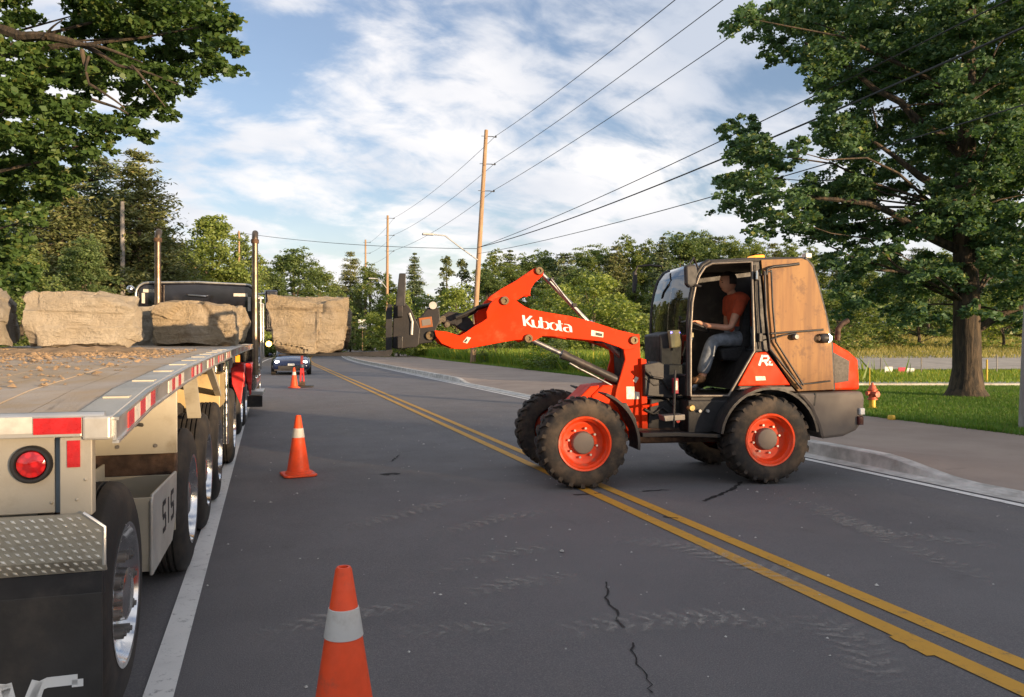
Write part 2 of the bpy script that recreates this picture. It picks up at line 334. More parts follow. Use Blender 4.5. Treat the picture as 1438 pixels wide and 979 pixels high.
def pathasph():
    n = NT('brown_asphalt'); c = n.mix(n.ramp(n.noise(.6, 8, .65), .3, .7), (.285, .22, .178), (.37, .295, .24))
    c = n.mix(n.ramp(n.noise(90, 4, .7), .45, .75, 0, .6), c, (.33, .27, .23)); c = n.mix(n.ramp(n.noise(2.2, 8, .7, 1), .6, .75, 0, .6), c, (.13, .10, .085))
    return n.pbr(c, .88, 0, n.bump(n.noise(140, 5, .7), .45, .01))
M['path'] = pathasph()
M['concrete'] = simple('kerb_concrete', (.56, .54, .50), .85, var=.2, vs=5, dirt=(.20, .18, .15), dirtamt=.55, bump=.2, bs=60)
def paint(name, c, worn):
    n = NT(name); w = n.math('ADD', n.noise(14, 8, .75), n.math('MULTIPLY', n.noise(120, 3), .25))
    col = n.mix(n.ramp(w, .66, .82, 0, .75), c, worn); col = n.mix(n.ramp(n.noise(1.2, 6, .7), .45, .75, 0, .5), col, sc3(c, .62))
    return n.pbr(col, .7, 0, n.bump(n.noise(200, 5), .3, .008))
M['linewhite'] = paint('white_road_paint', (.80, .78, .74), (.24, .23, .22)); M['lineyellow'] = paint('yellow_road_paint', (.58, .30, .03), (.18, .12, .07))
def grassmat(name, a, b, d, s=1.):
    n = NT(name); c = n.mix(n.ramp(n.noise(.22 * s, 6, .6), .35, .65), a, b); c = n.mix(n.ramp(n.noise(2.5 * s, 8, .7), .52, .75, 0, .6), c, d)
    c = n.mix(n.ramp(n.noise(26, 6, .7), .40, .75, 0, .5), c, sc3(a, .55)); return n.pbr(c, .95, 0, n.bump(n.noise(30, 6, .7), .9, .06))
M['lawn'] = grassmat('lawn', (.085, .19, .020), (.13, .23, .028), (.17, .19, .045)); M['field'] = grassmat('field_grass', (.20, .21, .05), (.30, .27, .08), (.11, .15, .03), .5)
M['gravelroad'] = simple('gravel', (.40, .35, .28), .95, var=.2, vs=1.5, bump=.4, bs=40)
# ground to the horizon
gx = [-900, -400, -150, -60, -25, -12, -4, -1.2, 3.2, 8.5, 12, 20, 40, 80, 150, 400, 900]; gy = [-300, -120, -40, -5, 10, 30, 60, 100, 150, 170, 200, 240, 280, 330, 400, 600, 1500]
mb = MB(); mb.add([(x, y, -.07 + (rise(y) - (.35 if y > 165 else 0)) + (0 if x < 8.6 else .09 if x < 12.5 else .16)) for y in gy for x in gx], [(i * 17 + j, i * 17 + j + 1, (i + 1) * 17 + j + 1, (i + 1) * 17 + j) for i in range(16) for j in range(16)])
ground_o = struct(mb.build('ground', M['field'], smooth=30))
road = strip('road', lambda y: [(-1.1 + bend(y), -.01 + rise(y)), (-.4 + bend(y), rise(y)), (3.35 + bend(y), .012 + rise(y)), (7.32 + bend(y), rise(y))], M['asphalt'])
shoulder = strip('gravel_shoulder', lambda y: [(-6.5 + bend(y), -.03 + rise(y)), (-1.05 + bend(y), -.012 + rise(y))], M['gravelroad'])
def line(name, x0, x1, mat, z=.006, ys=YS):
    return strip(name, lambda y: [(x0 + bend(y), z + rise(y) + .0115 * max(0, 1 - abs((x0 + x1) / 2 - 3.35) / 4)), (x1 + bend(y), z + rise(y) + .0115 * max(0, 1 - abs((x0 + x1) / 2 - 3.35) / 4))], mat, ys)
line('edge_line', -.525, -.395, M['linewhite']); line('edge_line', 6.88, 6.99, M['linewhite'])
line('centre_line', 3.165, 3.285, M['lineyellow']); line('centre_line', 3.425, 3.545, M['lineyellow'])
kerb = strip('kerb', lambda y: [(7.06 + bend(y), .006 + rise(y)), (7.31 + bend(y), .012 + rise(y)), (7.33 + bend(y), kerbh(y) - .012 + rise(y)), (7.35 + bend(y), kerbh(y) + rise(y)), (7.49 + bend(y), kerbh(y) + .002 + rise(y)), (7.50 + bend(y), -.03 + rise(y))], M['concrete'])
path = strip('asphalt_path', lambda y: [(7.495 + bend(y), kerbh(y) - .012 + rise(y)), (8.6 + bend(y), .09 + rise(y)), (pathedge(y), .115 + rise(y))], M['path'])
# lawn up to the concrete strip, and rough field beyond
sa, sb = Vector((19.3, 21.3)), Vector((44, 13.2)); sd = (sb - sa).normalized()
lawn = MB(); L_ = [(pathedge(y) - .02, y, .122) for y in (-20, 0, 5, 9, 12, 15, 18, 22, 24.5)]
Rr = [(60, -20, .13), (55, 0, .13), (50, 4, .13), (47, 8, .13), (44, 13.2, .135), (36, 15.9, .135), (28, 18.5, .135), (19.3, 21.3, .135), (14, 24.5, .13)]
lawn.add(L_ + Rr, [(i, i + 9, i + 10, i + 1) for i in range(8)]); struct(lawn.build('lawn', M['lawn'], smooth=40))
verge = strip('verge_grass', lambda y: [(pathedge(y) - .02, .124 + rise(y)), (pathedge(y) + 1.2, .128 + rise(y)), (pathedge(y) + 4, .12 + rise(y)), (pathedge(y) + 12, .10 + rise(y))], M['lawn'], [24.5, 28, 32, 36, 40, 50, 60, 80, 100, 120, 150, 180, 220])
mb = MB(); sn = Vector((-sd.y, sd.x)); q = [sa - sd * 3, sb, sb + sn * 1.5, sa - sd * 3 + sn * 1.5]; mb.prism([tuple(v) for v in q], .02, .20, lambda u, v, t: (u, v, t)); struct(mb.build('concrete_path', M['concrete'], bevel=.02))
def slope(d): return .16 + max(0, d - 46) ** 1.25 * .0145
FD = [44, 47, 50, 55, 60, 68, 76, 86, 98, 112, 130, 150]; FX = [1080, 1130, 1180, 1240, 1300, 1380, 1460, 1560, 1700]
mb = MB(); mb.add([(at(px, 482, d).x, at(px, 482, d).y, slope(d) - (.25 if px == 1080 or d == 44 else 0) * (1 if d < 60 else slope(d) * 4)) for d in FD for px in FX], [(i * 9 + j, i * 9 + j + 1, (i + 1) * 9 + j + 1, (i + 1) * 9 + j) for i in range(11) for j in range(8)]); struct(mb.build('field', M['field'], smooth=60))
mb = MB()
for d0, d1, x0, x1 in ((39.5, 61, 1185, 1490), (64.5, 67, 1190, 1480)):
    P_ = [at(x0, 480, d0), at(x1, 480, d0 * 1.02), at(x1, 480, d1 * 1.03), at(x0, 480, d1)]; mb.add([(p.x, p.y, slope((CAMQ.transposed() @ (p - CAMP)).z * -1) + .06) for p in P_], [(0, 1, 2, 3)])
struct(mb.build('gravel_lane', M['gravelroad']))
# ---- marks on the road: dusty tyre prints, cracks, loose chips
def trackmat():
    n = NT('tyre_dust'); uv = n.N.new('ShaderNodeTexCoord').outputs['UV']; sp = n.N.new('ShaderNodeSeparateXYZ'); n.L.new(uv, sp.inputs[0])
    u, v = sp.outputs[0], sp.outputs[1]; av = n.math('ABSOLUTE', n.math('SUBTRACT', v, .5))
    saw = n.math('SINE', n.math('ADD', n.math('MULTIPLY', u, 58.), n.math('MULTIPLY', av, 14.)))
    a = n.math('MULTIPLY', n.ramp(saw, -.9, 1., .25, 1), n.ramp(av, .5, .12)); a = n.math('MULTIPLY', a, n.ramp(n.noise(2.6, 9, .78, .8), .34, .56)); a = n.math('MULTIPLY', a, n.ramp(n.noise(38, 6, .75), .36, .62, .0, .62)); at_ = n.N.new('ShaderNodeAttribute'); at_.attribute_name = 'fade'; a = n.math('MULTIPLY', a, at_.outputs['Fac'])
    d = n.N.new('ShaderNodeBsdfDiffuse'); d.inputs[0].default_value = (.44, .41, .37, 1); t = n.N.new('ShaderNodeBsdfTransparent'); mx = n.N.new('ShaderNodeMixShader')
    n.L.new(a, mx.inputs[0]); n.L.new(t.outputs[0], mx.inputs[1]); n.L.new(d.outputs[0], mx.inputs[2]); n.L.new(mx.outputs[0], n.out.inputs[0]); return n.m
M['track'] = trackmat()
def crown_z(x): return .012 * max(0, 1 - abs(x - 3.35) / 4)
def track(pxs, w, k=0):
    p = [ground(*q).to_2d() for q in pxs]; pts = []
    for a, b in zip(p, p[1:]):
        m = max(2, int((b - a).length / .25)); pts += [a.lerp(b, i / m) for i in range(m)]
    pts.append(p[-1]); vs = []; uv = []; s = 0
    for i, q in enumerate(pts):
        t = (pts[min(i + 1, len(pts) - 1)] - pts[max(i - 1, 0)]).normalized(); nn = Vector((-t.y, t.x)) * w / 2
        if i: s += (q - pts[i - 1]).length
        for sg, vv in ((1, 0), (-1, 1)): e = q + nn * sg; vs.append((e.x, e.y, .007 + .0007 * k + crown_z(e.x))); uv.append((s, vv))
    me = bpy.data.meshes.new('tyre_mark'); me.from_pydata(vs, [], [(2 * i, 2 * i + 1, 2 * i + 3, 2 * i + 2) for i in range(len(pts) - 1)]); ul = me.uv_layers.new(name='uv')
    for lp in me.loops: ul.data[lp.index].uv = uv[lp.vertex_index]
    fd = me.attributes.new('fade', 'FLOAT', 'POINT'); n_ = len(pts)
    for i in range(n_):
        for e_ in (0, 1): fd.data[2 * i + e_].value = min(1, i / (n_ * .3), (n_ - 1 - i) / (n_ * .3))
    me.materials.append(M['track']); o = bpy.data.objects.new('tyre_mark', me); COL.objects.link(o); o.parent = road; return o
for k, (p, w) in enumerate([([(540, 892), (640, 886), (745, 880)], .30), ([(640, 842), (720, 822), (830, 812)], .34), ([(590, 812), (700, 782), (790, 768)], .34), ([(590, 760), (700, 730), (800, 716)], .36),
        ([(1072, 688), (1150, 716), (1300, 782), (1445, 838)], .36), ([(1120, 862), (1205, 905), (1250, 985)], .40), ([(1100, 716), (1250, 752), (1445, 775)], .4), ([(760, 900), (860, 880), (1010, 872), (1150, 890)], .4),
        ([(430, 760), (520, 735), (640, 705), (740, 700)], .38), ([(330, 905), (480, 868), (620, 850)], .3), ([(850, 760), (960, 770), (1090, 810), (1200, 860)], .42)]): track(p, w, k)
M['tar'] = simple('crack_tar', (.010, .0095, .0095), .9, var=.3, vs=20)
def crack(pts, w):
    P_ = [];
    for a, b in zip(pts, pts[1:]):
        A, B = ground(*a), ground(*b); m = max(2, int((B - A).length / .05))
        for i in range(m): q = A.lerp(B, i / m); P_.append(q + Vector((random.gauss(0, .008), random.gauss(0, .008), 0)))
    mb = MB(); vs = []
    for i, q in enumerate(P_):
        t = (P_[min(i + 1, len(P_) - 1)] - P_[max(i - 1, 0)]).normalized(); nn = Vector((-t.y, t.x, 0)) * w * random.uniform(.25, .7)
        z = Vector((0, 0, .0055 + crown_z(q.x))); vs += [q + nn + z, q - nn + z]
    mb.add(vs, [(2 * i, 2 * i + 1, 2 * i + 3, 2 * i + 2) for i in range(len(P_) - 1)]); o = mb.build('crack', M['tar']); o.parent = road
crack([(852, 820), (853, 846), (866, 860), (869, 878), (886, 890)], .013); crack([(888, 905), (892, 935), (908, 950), (916, 985)], .009)
crack([(1042, 678), (1030, 688), (1008, 697), (985, 707)], .045); crack([(900, 692), (930, 690), (945, 691)], .03); crack([(538, 668), (552, 666), (563, 668)], .11); crack([(805, 697), (850, 694)], .035); crack([(560, 640), (548, 650)], .02); crack([(930, 728), (965, 732)], .03)
M['tar_'] = M['tar']; M['tar'] = M['lineyellow']; crack([(1256, 897), (1284, 913), (1322, 931)], .045); M['tar'] = M['tar_']
mb = MB(); rg = random.Random(3)
for i in range(420):
    x, y = rg.uniform(-.5, 7), rg.uniform(2.6, 16) ** 1.0; s = rg.uniform(.004, .012) * (2.0 if rg.random() < .06 else 1); z = crown_z(x) + s * .3
    a = rg.uniform(0, 6.28); pts = [(x + math.cos(a + j * 1.57) * s * rg.uniform(.7, 1.3), y + math.sin(a + j * 1.57) * s * rg.uniform(.7, 1.3), z) for j in range(4)]
    mb.add(pts + [(x, y, z + s * .7)], [(0, 1, 4), (1, 2, 4), (2, 3, 4), (3, 0, 4)])
stuff(mb.build('gravel', M['concrete']))
# ================================================================== FOLIAGE
RNG = np.random.default_rng(5)
def kites(P, size, rng, flat=.5, w=.62, upb=.6):
    """leaf-shaped quads at points P; flat: how level they hang"""
    n = len(P); a = rng.uniform(0, 2 * np.pi, n); D = np.stack([np.cos(a), np.sin(a), rng.normal(-.35, .45, n)], 1); D /= np.linalg.norm(D, axis=1)[:, None]
    Nn = rng.normal(0, 1, (n, 3)) * (1 - flat); Nn[:, 2] += upb; S = np.cross(D, Nn); S /= np.linalg.norm(S, axis=1)[:, None] + 1e-9; U = np.cross(S, D)
    s = size[:, None]; V = np.stack([P - D * s * .5, P + S * s * w * .5 + U * s * .08, P + D * s * .5, P - S * s * w * .5 + U * s * .08], 1)
    return V.reshape(-1, 3), np.arange(4 * n).reshape(n, 4)
def clump_pts(C, Rr, per, rng, squash=.8, shell=.55):
    """points spread through the outer part of every clump"""
    out = []
    for c, r, p in zip(C, Rr, per):
        k = 8; sd_ = rng.normal(0, 1, (k, 3)); sd_ /= np.linalg.norm(sd_, axis=1)[:, None]; sd_[:, 2] *= squash; sc_ = np.asarray(c) + sd_ * rng.uniform(.35, 1., (k, 1)) * r
        idx = rng.integers(0, k, p); d = rng.normal(0, 1, (p, 3)); d /= np.linalg.norm(d, axis=1)[:, None]; q = rng.uniform(.0, 1, p) ** .55; d[:, 2] *= .5
        w = sc_[idx] + d * (q * r * rng.uniform(.30, .50, k)[idx])[:, None]; out_ = w - np.asarray(c); w[:, 2] -= .12 * (out_[:, 0] ** 2 + out_[:, 1] ** 2) / r; out.append(w)
    return np.concatenate(out)
def limb(mb, a, b, r0, r1, sag=.12, n=6, k=7):
    a, b = Vector(a), Vector(b); L = (b - a).length; pts = []; rs = []
    for i in range(n + 1):
        t = i / n; p = a.lerp(b, t); p.z += math.sin(t * math.pi) * sag * L; p += noise.noise_vector(p * 1.3) * .06 * L * math.sin(t * math.pi); pts.append(p); rs.append(r0 + (r1 - r0) * t)
    mb.tube(pts, rs, k)
# ---- generic trees, built once each and copied
def broad_tree(name, H, Wd, leafm, seed, n=84, per=280, ls=.275, base=.05):
    rng = np.random.default_rng(seed); root = thing(name, 'tree', 'tree'); cs = []; rs = []
    for i in range(n):
        t = rng.uniform(base, 1); prof = max(.05, math.sin(min(1, (t - base) / (1 - base) * 1.02) ** .75 * math.pi * .93 + .22)) ** .8 if t < .99 else .15
        a = rng.uniform(0, 6.283); rr = Wd / 2 * max(.12, prof) * rng.uniform(.45, .95); cs.append((math.cos(a) * rr, math.sin(a) * rr, t * H)); rs.append(Wd * rng.uniform(.12, .20))
    P = clump_pts(cs, rs, [per] * n, rng, .75, .35); V, Fq = kites(P, rng.uniform(.6, 1.3, len(P)) * ls, rng)
    npmesh('crown', V, Fq, leafm, root)
    mb = MB(); mb.tube([(0, 0, -.3), (.05, 0, H * .3), (0, .1, H * .6), (0, 0, H * .9)], [H * .02, H * .016, H * .01, H * .003], 7)
    for c in cs[:14]: limb(mb, (0, 0, c[2] * .6), c, H * .007, H * .002, .05, 3, 5)
    mb.build('trunk', M['barkdark'], root, smooth=50); return root
def conifer(name, H, Wd, leafm, seed, layers=36, ls=.32, gap=0., droop=.28, full=.8):
    rng = np.random.default_rng(seed); root = thing(name, 'conifer', 'tree'); P = []; mb = MB(); mb.tube([(0, 0, -.3), (0, 0, H * .5), (0, 0, H * .98)], [H * .015, H * .009, H * .002], 6)
    for l in range(layers):
        t = (l + rng.uniform(-.3, .3)) / layers; z = H * (.07 + .92 * t); rr = Wd / 2 * (1 - t) ** full + .12; nb = max(7, int(16 * (1 - t) + 6))
        for b in range(nb):
            if rng.random() < gap: continue
            a = rng.uniform(0, 6.283); L = rr * rng.uniform(.65, 1.12); m = int(12 + L * 24); u = rng.uniform(.12, 1, m) ** .8
            sp = rng.normal(0, .10 * L + .08, (m, 3)); sp[:, 2] *= .55; q = np.stack([np.cos(a) * u * L, np.sin(a) * u * L, z - droop * L * u + .18 * L * u ** 3], 1) + sp; P.append(q)
            if L > .8: mb.tube([(0, 0, z), (math.cos(a) * L * .8, math.sin(a) * L * .8, z - droop * L * .7)], [.05, .012], 4, False)
    P = np.concatenate(P); V, Fq = kites(P, rng.uniform(.6, 1.3, len(P)) * ls, rng, .4, .34); npmesh('crown', V, Fq, leafm, root); mb.build('trunk', M['barkdark'], root, smooth=50); return root
PROTO = {
    'oakA': broad_tree('broadleaf_tree', 14, 10, M['leafmid'], 11), 'oakB': broad_tree('broadleaf_tree', 14, 9, M['leafdark'], 12), 'oakC': broad_tree('broadleaf_tree', 12, 9, M['leafbright'], 13),
    'oakD': broad_tree('broadleaf_tree', 15, 8, M['leafmid'], 14, 90), 'spruceA': conifer('spruce_tree', 15, 7, M['needle'], 21), 'spruceB': conifer('pine_tree', 15, 8, M['pine'], 22, 32, .34, .12, .14, .55),
    'pineC': conifer('pine_tree', 14, 9, M['needle'], 23, 30, .36, .12, .10, .5), 'poplar': broad_tree('poplar_tree', 14, 4.2, M['poplar'], 15, 60, 110, .26, .06),
    'shrubA': broad_tree('shrub', 4, 5.5, M['leafbright'], 16, 44, 150, .17, .04), 'shrubB': broad_tree('shrub', 4, 5, M['leafmid'], 17, 44, 150, .16, .04), 'bush': broad_tree('shrub', 2, 2.6, M['leafdark'], 18, 30, 110, .09, .04), 'weedbush': broad_tree('shrub', 1.5, 2.2, M['weed'], 19, 30, 110, .09, .04)}
USED = set()
def plant(kind, px, top, d, label, group=None, ws=1., zbase=0., cat=None, dx=0):
    b = at(px, 482, d); zt = CAM_H + (482 - top) * d / F; base = rise(b.y) * .9 + zbase; pr = PROTO[kind]; o = pr if kind not in USED else copy_tree(pr); USED.add(kind)
    h0 = {'oakA': 14.6, 'oakB': 14.6, 'oakC': 12.6, 'oakD': 15.6, 'spruceA': 15, 'spruceB': 15, 'pineC': 14, 'poplar': 14.3, 'shrubA': 4.3, 'shrubB': 4.3, 'bush': 2.1, 'weedbush': 1.6}[kind]
    if kind in ('bush', 'weedbush') and b.x < pathedge(b.y) + .9: b.x = pathedge(b.y) + .9 + random.uniform(0, .8)
    s = max(.2, (zt - base) / h0); o.location = (b.x, b.y, base); o.scale = (s * ws, s * ws, s); o.rotation_euler = (0, 0, random.uniform(0, 6.28)); tag(o, label, cat or ('shrub' if 'shrub' in o.name or 'bush' in kind or 'weed' in kind else 'tree'), group)
    if 'group' in o.keys() and not group: del o['group']
    return o
# left of the road
GL = 'trees behind the flatbed trailer'
plant('spruceB', 196, 205, 48, 'tall loose pine with ragged top, right of the grey pole behind the trailer', GL, 1.15)
plant('pineC', 138, 215, 52, 'broad dark pine just left of the grey pole behind the trailer', GL, 1.3)
plant('spruceB', 88, 228, 45, 'brownish green pine behind the big boulder, under the maple branches', GL, 1.2)
plant('spruceA', 28, 250, 50, 'dark spruce at the left picture edge behind the first boulder', GL, 1.3)
plant('pineC', -60, 200, 46, 'dark pine past the left edge of the photo', GL, 1.2)
plant('oakB', 120, 330, 40, 'dark low leafy tree in front of the pines on the left', GL, 1.0)
plant('oakA', 30, 345, 36, 'low leafy tree at the far left behind the boulders', GL, 1.1)
plant('oakD', 232, 318, 66, 'green tree behind the left exhaust stack of the tractor', GL, 1.0)
plant('oakC', 300, 300, 62, 'bright green tree standing between the two exhaust stacks', GL, 1.0)
plant('oakA', 262, 352, 58, 'small tree left of the bright tree between the exhaust stacks', GL, 1.1)
plant('oakD', 343, 330, 82, 'loose tree with its top beside the right exhaust stack', GL, .9)
plant('oakB', 412, 346, 92, 'round dark green tree over the boulder lifted on the forks', GL, 1.25)
plant('oakB', 375, 372, 88, 'low dark tree close right of the right exhaust stack', GL, 1.2)
plant('oakA', 448, 372, 98, 'dark green tree above the right end of the lifted boulder', GL, 1.1)
plant('oakB', 190, 385, 70, 'low dark tree between the grey pole and the left exhaust stack', GL, 1.3)
plant('oakB', 330, 392, 95, 'low tree just above the tractor sleeper roof', GL, 1.3)
ORD_ = ['-', 'first', 'second', 'third', 'fourth', 'fifth', 'sixth', 'seventh', 'eighth', 'ninth']
for i, px in enumerate(range(-70, 330, 44)): plant(['oakB', 'oakD', 'pineC', 'oakA'][i % 4], px, 322 + (i * 37) % 40 + max(0, px - 150) * .18, 60 + (i * 5) % 11, (f'tree in the thick growth behind the boulders, {ORD_[i]} from the left photo edge' if px > -30 else 'tree in the thick growth just past the left photo edge'), 'thick growth left of the road', 1.25)
# middle distance
GM = 'trees where the road bends away'
plant('spruceB', 492, 350, 128, 'slim pale conifer behind the third utility pole', GM, .8)
plant('oakA', 520, 372, 116, 'leafy tree between the two farther utility poles', GM, .9)
plant('oakD', 545, 385, 122, 'leafy tree behind the second utility pole', GM, .9)
plant('oakB', 500, 415, 150, 'low dark tree at the end of the road', GM, 1.2)
plant('oakA', 470, 400, 160, 'low tree behind the right end of the lifted boulder', GM, 1.3)
plant('spruceA', 582, 352, 112, 'dark pointed spruce right of the black fork mast', GM, .95)
plant('poplar', 627, 358, 116, 'pale slender poplar, the left of the pair left of the tall pole', GM, 1.0)
plant('poplar', 649, 362, 120, 'pale slender poplar, the right of the pair left of the tall pole', GM, 1.0)
plant('shrubA', 560, 410, 84, 'light green shrub just above the fork carriage', GM, 1.0)
plant('shrubB', 600, 405, 88, 'rounded shrub under the dark pointed spruce', GM, 1.0)
plant('shrubA', 642, 402, 84, 'yellow green shrub left of the tall utility pole foot', GM, 1.0)
# wood beyond the verge, right of the tall pole
GR = 'trees of the wood behind the loader'
kinds = ['oakD', 'spruceB', 'oakA', 'pineC', 'oakB', 'spruceA']
tops = [(692, 352), (716, 348), (742, 356), (765, 350), (792, 352), (818, 350), (842, 346), (866, 341), (884, 333), (906, 340), (930, 329), (955, 325), (980, 322), (1004, 328), (1030, 335), (1056, 340), (1084, 338), (1112, 342), (1142, 348), (1175, 345), (1210, 352), (1248, 350), (1290, 345), (1330, 352), (1375, 348), (1420, 345), (1460, 340)]
ORD = 'first second third fourth fifth sixth seventh eighth ninth tenth eleventh twelfth thirteenth fourteenth fifteenth sixteenth seventeenth'.split()
def skylab(i, px):
    k = kinds[(i * 5 + i // 3) % 6]; w = {'oakD': 'tall leafy tree', 'spruceB': 'brownish pine', 'oakA': 'leafy tree', 'pineC': 'dark pine', 'oakB': 'dark leafy tree', 'spruceA': 'dark spruce'}[k]
    return f'{w}, {ORD[i]} along the skyline wood counting right from the tall pole' if px < 1060 else 'tree of the far wood glimpsed through and below the right maple'
for i, (px, tp) in enumerate(tops): plant(kinds[(i * 5 + i // 3) % 6], px, tp, 118 + (i * 7) % 23, skylab(i, px), GR, random.uniform(.95, 1.3), 0 if px < 1130 else 2.0)
for i, px in enumerate(range(680, 1470, 42)): plant(['oakB', 'oakA', 'oakD'][i % 3], px + random.uniform(-8, 8), 385 + random.uniform(-14, 14), 100 + (i * 5) % 15, (f'low leafy tree, {ORD[i]} in the front row of the wood right of the tall pole' if px < 1060 else 'low leafy tree of the wood seen under the right maple crown'), 'front row of the wood behind the loader', random.uniform(1.1, 1.5), 0 if px < 1130 else 1.6)
plant('shrubA', 832, 384, 60, 'large bright green shrub behind the middle of the loader arm', None, 1.15)
plant('shrubA', 778, 402, 66, 'yellow green shrub behind the tip of the tilt cylinder', None, 1.0)
plant('shrubB', 880, 415, 62, 'green shrub just left of the loader windscreen', None, 1.0)
plant('shrubB', 716, 425, 72, 'green shrub right of the tall pole behind the loader arm', None, 1.0)
plant('weedbush', 700, 484, 44, 'small yellow green bush under the curved front of the loader arm', None, 1.3)
plant('bush', 636, 474, 54, 'small dark bush on the verge left of the tall pole foot', None, 1.2)
plant('bush', 780, 478, 40, 'dark bush on the verge behind the lift cylinders', None, 1.5)
plant('weedbush', 730, 482, 42, 'yellow flowered bush on the verge under the letters of the arm', None, 1.5)
plant('bush', 722, 496, 38, 'dark low bush in front of the yellow flowered bush on the verge', None, .9)
plant('weedbush', 832, 492, 33, 'green bush on the verge beside the barrel of the lift cylinder', None, 1.2)
plant('bush', 590, 492, 62, 'low dark bush on the verge just under the fork carriage', None, 1.4)
plant('shrubB', 1180, 395, 70, 'shady shrub behind the plywood cab panel', None, 1.3); plant('shrubB', 1290, 398, 76, 'shady shrub left of the big maple trunk', None, 1.4); plant('shrubA', 1410, 408, 72, 'sunlit shrub right of the big maple trunk', None, 1.3)
# ---- maple overhanging from the left
def big_tree(name, label, trunk_pts, trunk_r, vis, rnd, leafm, ls, dens, seed, limbs):
    rng = np.random.default_rng(seed); root = thing(name, label, 'tree', trunk_pts[0]); o = Vector(trunk_pts[0]); cs = []; rs = []
    for px, py, rpx, d in vis:
        dd = d + rng.uniform(-.9, .9); p = at(px, py, dd); cs.append(tuple(p - o)); rs.append(rpx * dd / F)
        dd = d + 1.8 + rng.uniform(-.6, .6); p = at(px, py, dd); p += Vector((rng.uniform(-.2, .2), 0, rng.uniform(-.2, .2))); cs.append(tuple(p - o)); rs.append(rpx * d / F * .85)
    nv = len(cs)
    for c, r in rnd: cs.append(tuple(Vector(c) - o)); rs.append(r)
    per = [max(12, int(dens * r * r * (1 if i < nv else .45))) for i, r in enumerate(rs)]
    P = clump_pts(cs, [r * 1.18 for r in rs], per, rng, .8, .05); V, Fq = kites(P, rng.uniform(.55, 1.25, len(P)) * ls, rng, .55, .8); npmesh('crown', V, Fq, leafm, root)
    mb = MB(); tp = [Vector(p) - o for p in trunk_pts]; mb.tube(tp, trunk_r, 14)
    for a, b, r0, r1 in limbs: limb(mb, Vector(a) - o, Vector(b) - o, r0, r1, .04, 7, 7)
    for i in range(0, nv, 6):
        c = Vector(cs[i]); best = min(tp, key=lambda q: (q - c * Vector((.0, .0, .7)).length * 0 - Vector((c.x * .35, c.y * .35, c.z - .3 * c.to_2d().length))).length); limb(mb, best, c, .03 + .004 * (c - best).length, .008, .05, 5, 5)
    mb.build('trunk', M['bark'], root, smooth=50); return root
rg = random.Random(9)
visL = [(x, y, r, 10.6) for x, y, r in [(118, 18, 46), (168, 8, 50), (220, 12, 50), (268, 18, 44), (302, 26, 34), (150, 58, 44), (200, 52, 48), (250, 58, 42), (296, 78, 30), (180, 98, 38), (226, 104, 34), (272, 96, 30), (140, 104, 34), (316, 62, 22), (242, 132, 24), (212, 152, 22), (186, 138, 28),
    (8, 8, 34), (14, 72, 40), (52, 92, 40), (88, 104, 40), (30, 132, 44), (76, 152, 40), (112, 142, 34), (18, 184, 46), (62, 192, 40), (104, 188, 34), (148, 172, 28), (182, 178, 24), (206, 192, 15), (20, 236, 42), (60, 240, 36), (92, 228, 30), (26, 278, 34), (66, 272, 26), (-20, 120, 60), (-30, 220, 50), (150, 202, 17), (318, 100, 14), (322, 30, 18), (240, 160, 13), (10, 320, 34), (46, 308, 26), (20, 365, 36), (4, 402, 32)]]
tl = at(-250, 482, 11.5); T0 = (tl.x, tl.y, -.05)
rndL = [((tl.x + rg.uniform(-4.5, 3.0), tl.y + rg.uniform(-4, 4), rg.uniform(4.0, 13)), rg.uniform(.6, .95)) for _ in range(60)] + [(tuple(at(rg.uniform(-160, 220), rg.uniform(-330, -40), rg.uniform(9.5, 13))), rg.uniform(.45, .7)) for _ in range(34)]
fork = at(-120, 20, 11)
big_tree('maple_tree', 'leafy maple overhanging the trailer from the left edge, its branches against the sky', [T0, (tl.x, tl.y, 2), (tl.x + .1, tl.y, 5), (tl.x, tl.y, 8), (tl.x, tl.y, 11)], [.42, .34, .28, .18, .06], visL, rndL, M['leafmaple'], .092, 4800, 31,
    [((tl.x, tl.y, 5.2), fork, .16, .10), (fork, at(30, 52, 10.2), .10, .07), (at(30, 52, 10.2), at(105, 60, 9.9), .07, .045), (at(105, 60, 9.9), at(165, 92, 9.8), .04, .02), (at(165, 92, 9.8), at(250, 118, 9.8), .022, .008), (at(60, 55, 10), at(88, 28, 9.8), .02, .006), (at(115, 70, 9.8), at(125, 118, 9.8), .03, .012), (at(125, 118, 9.8), at(175, 152, 9.8), .02, .01), (at(105, 62, 9.8), at(200, 88, 9.6), .03, .008), (at(185, 92, 9.7), at(232, 150, 9.7), .018, .006), (at(125, 80, 9.8), at(120, 100, 9.7), .02, .01), (at(130, 140, 9.7), at(180, 160, 9.6), .022, .01)])
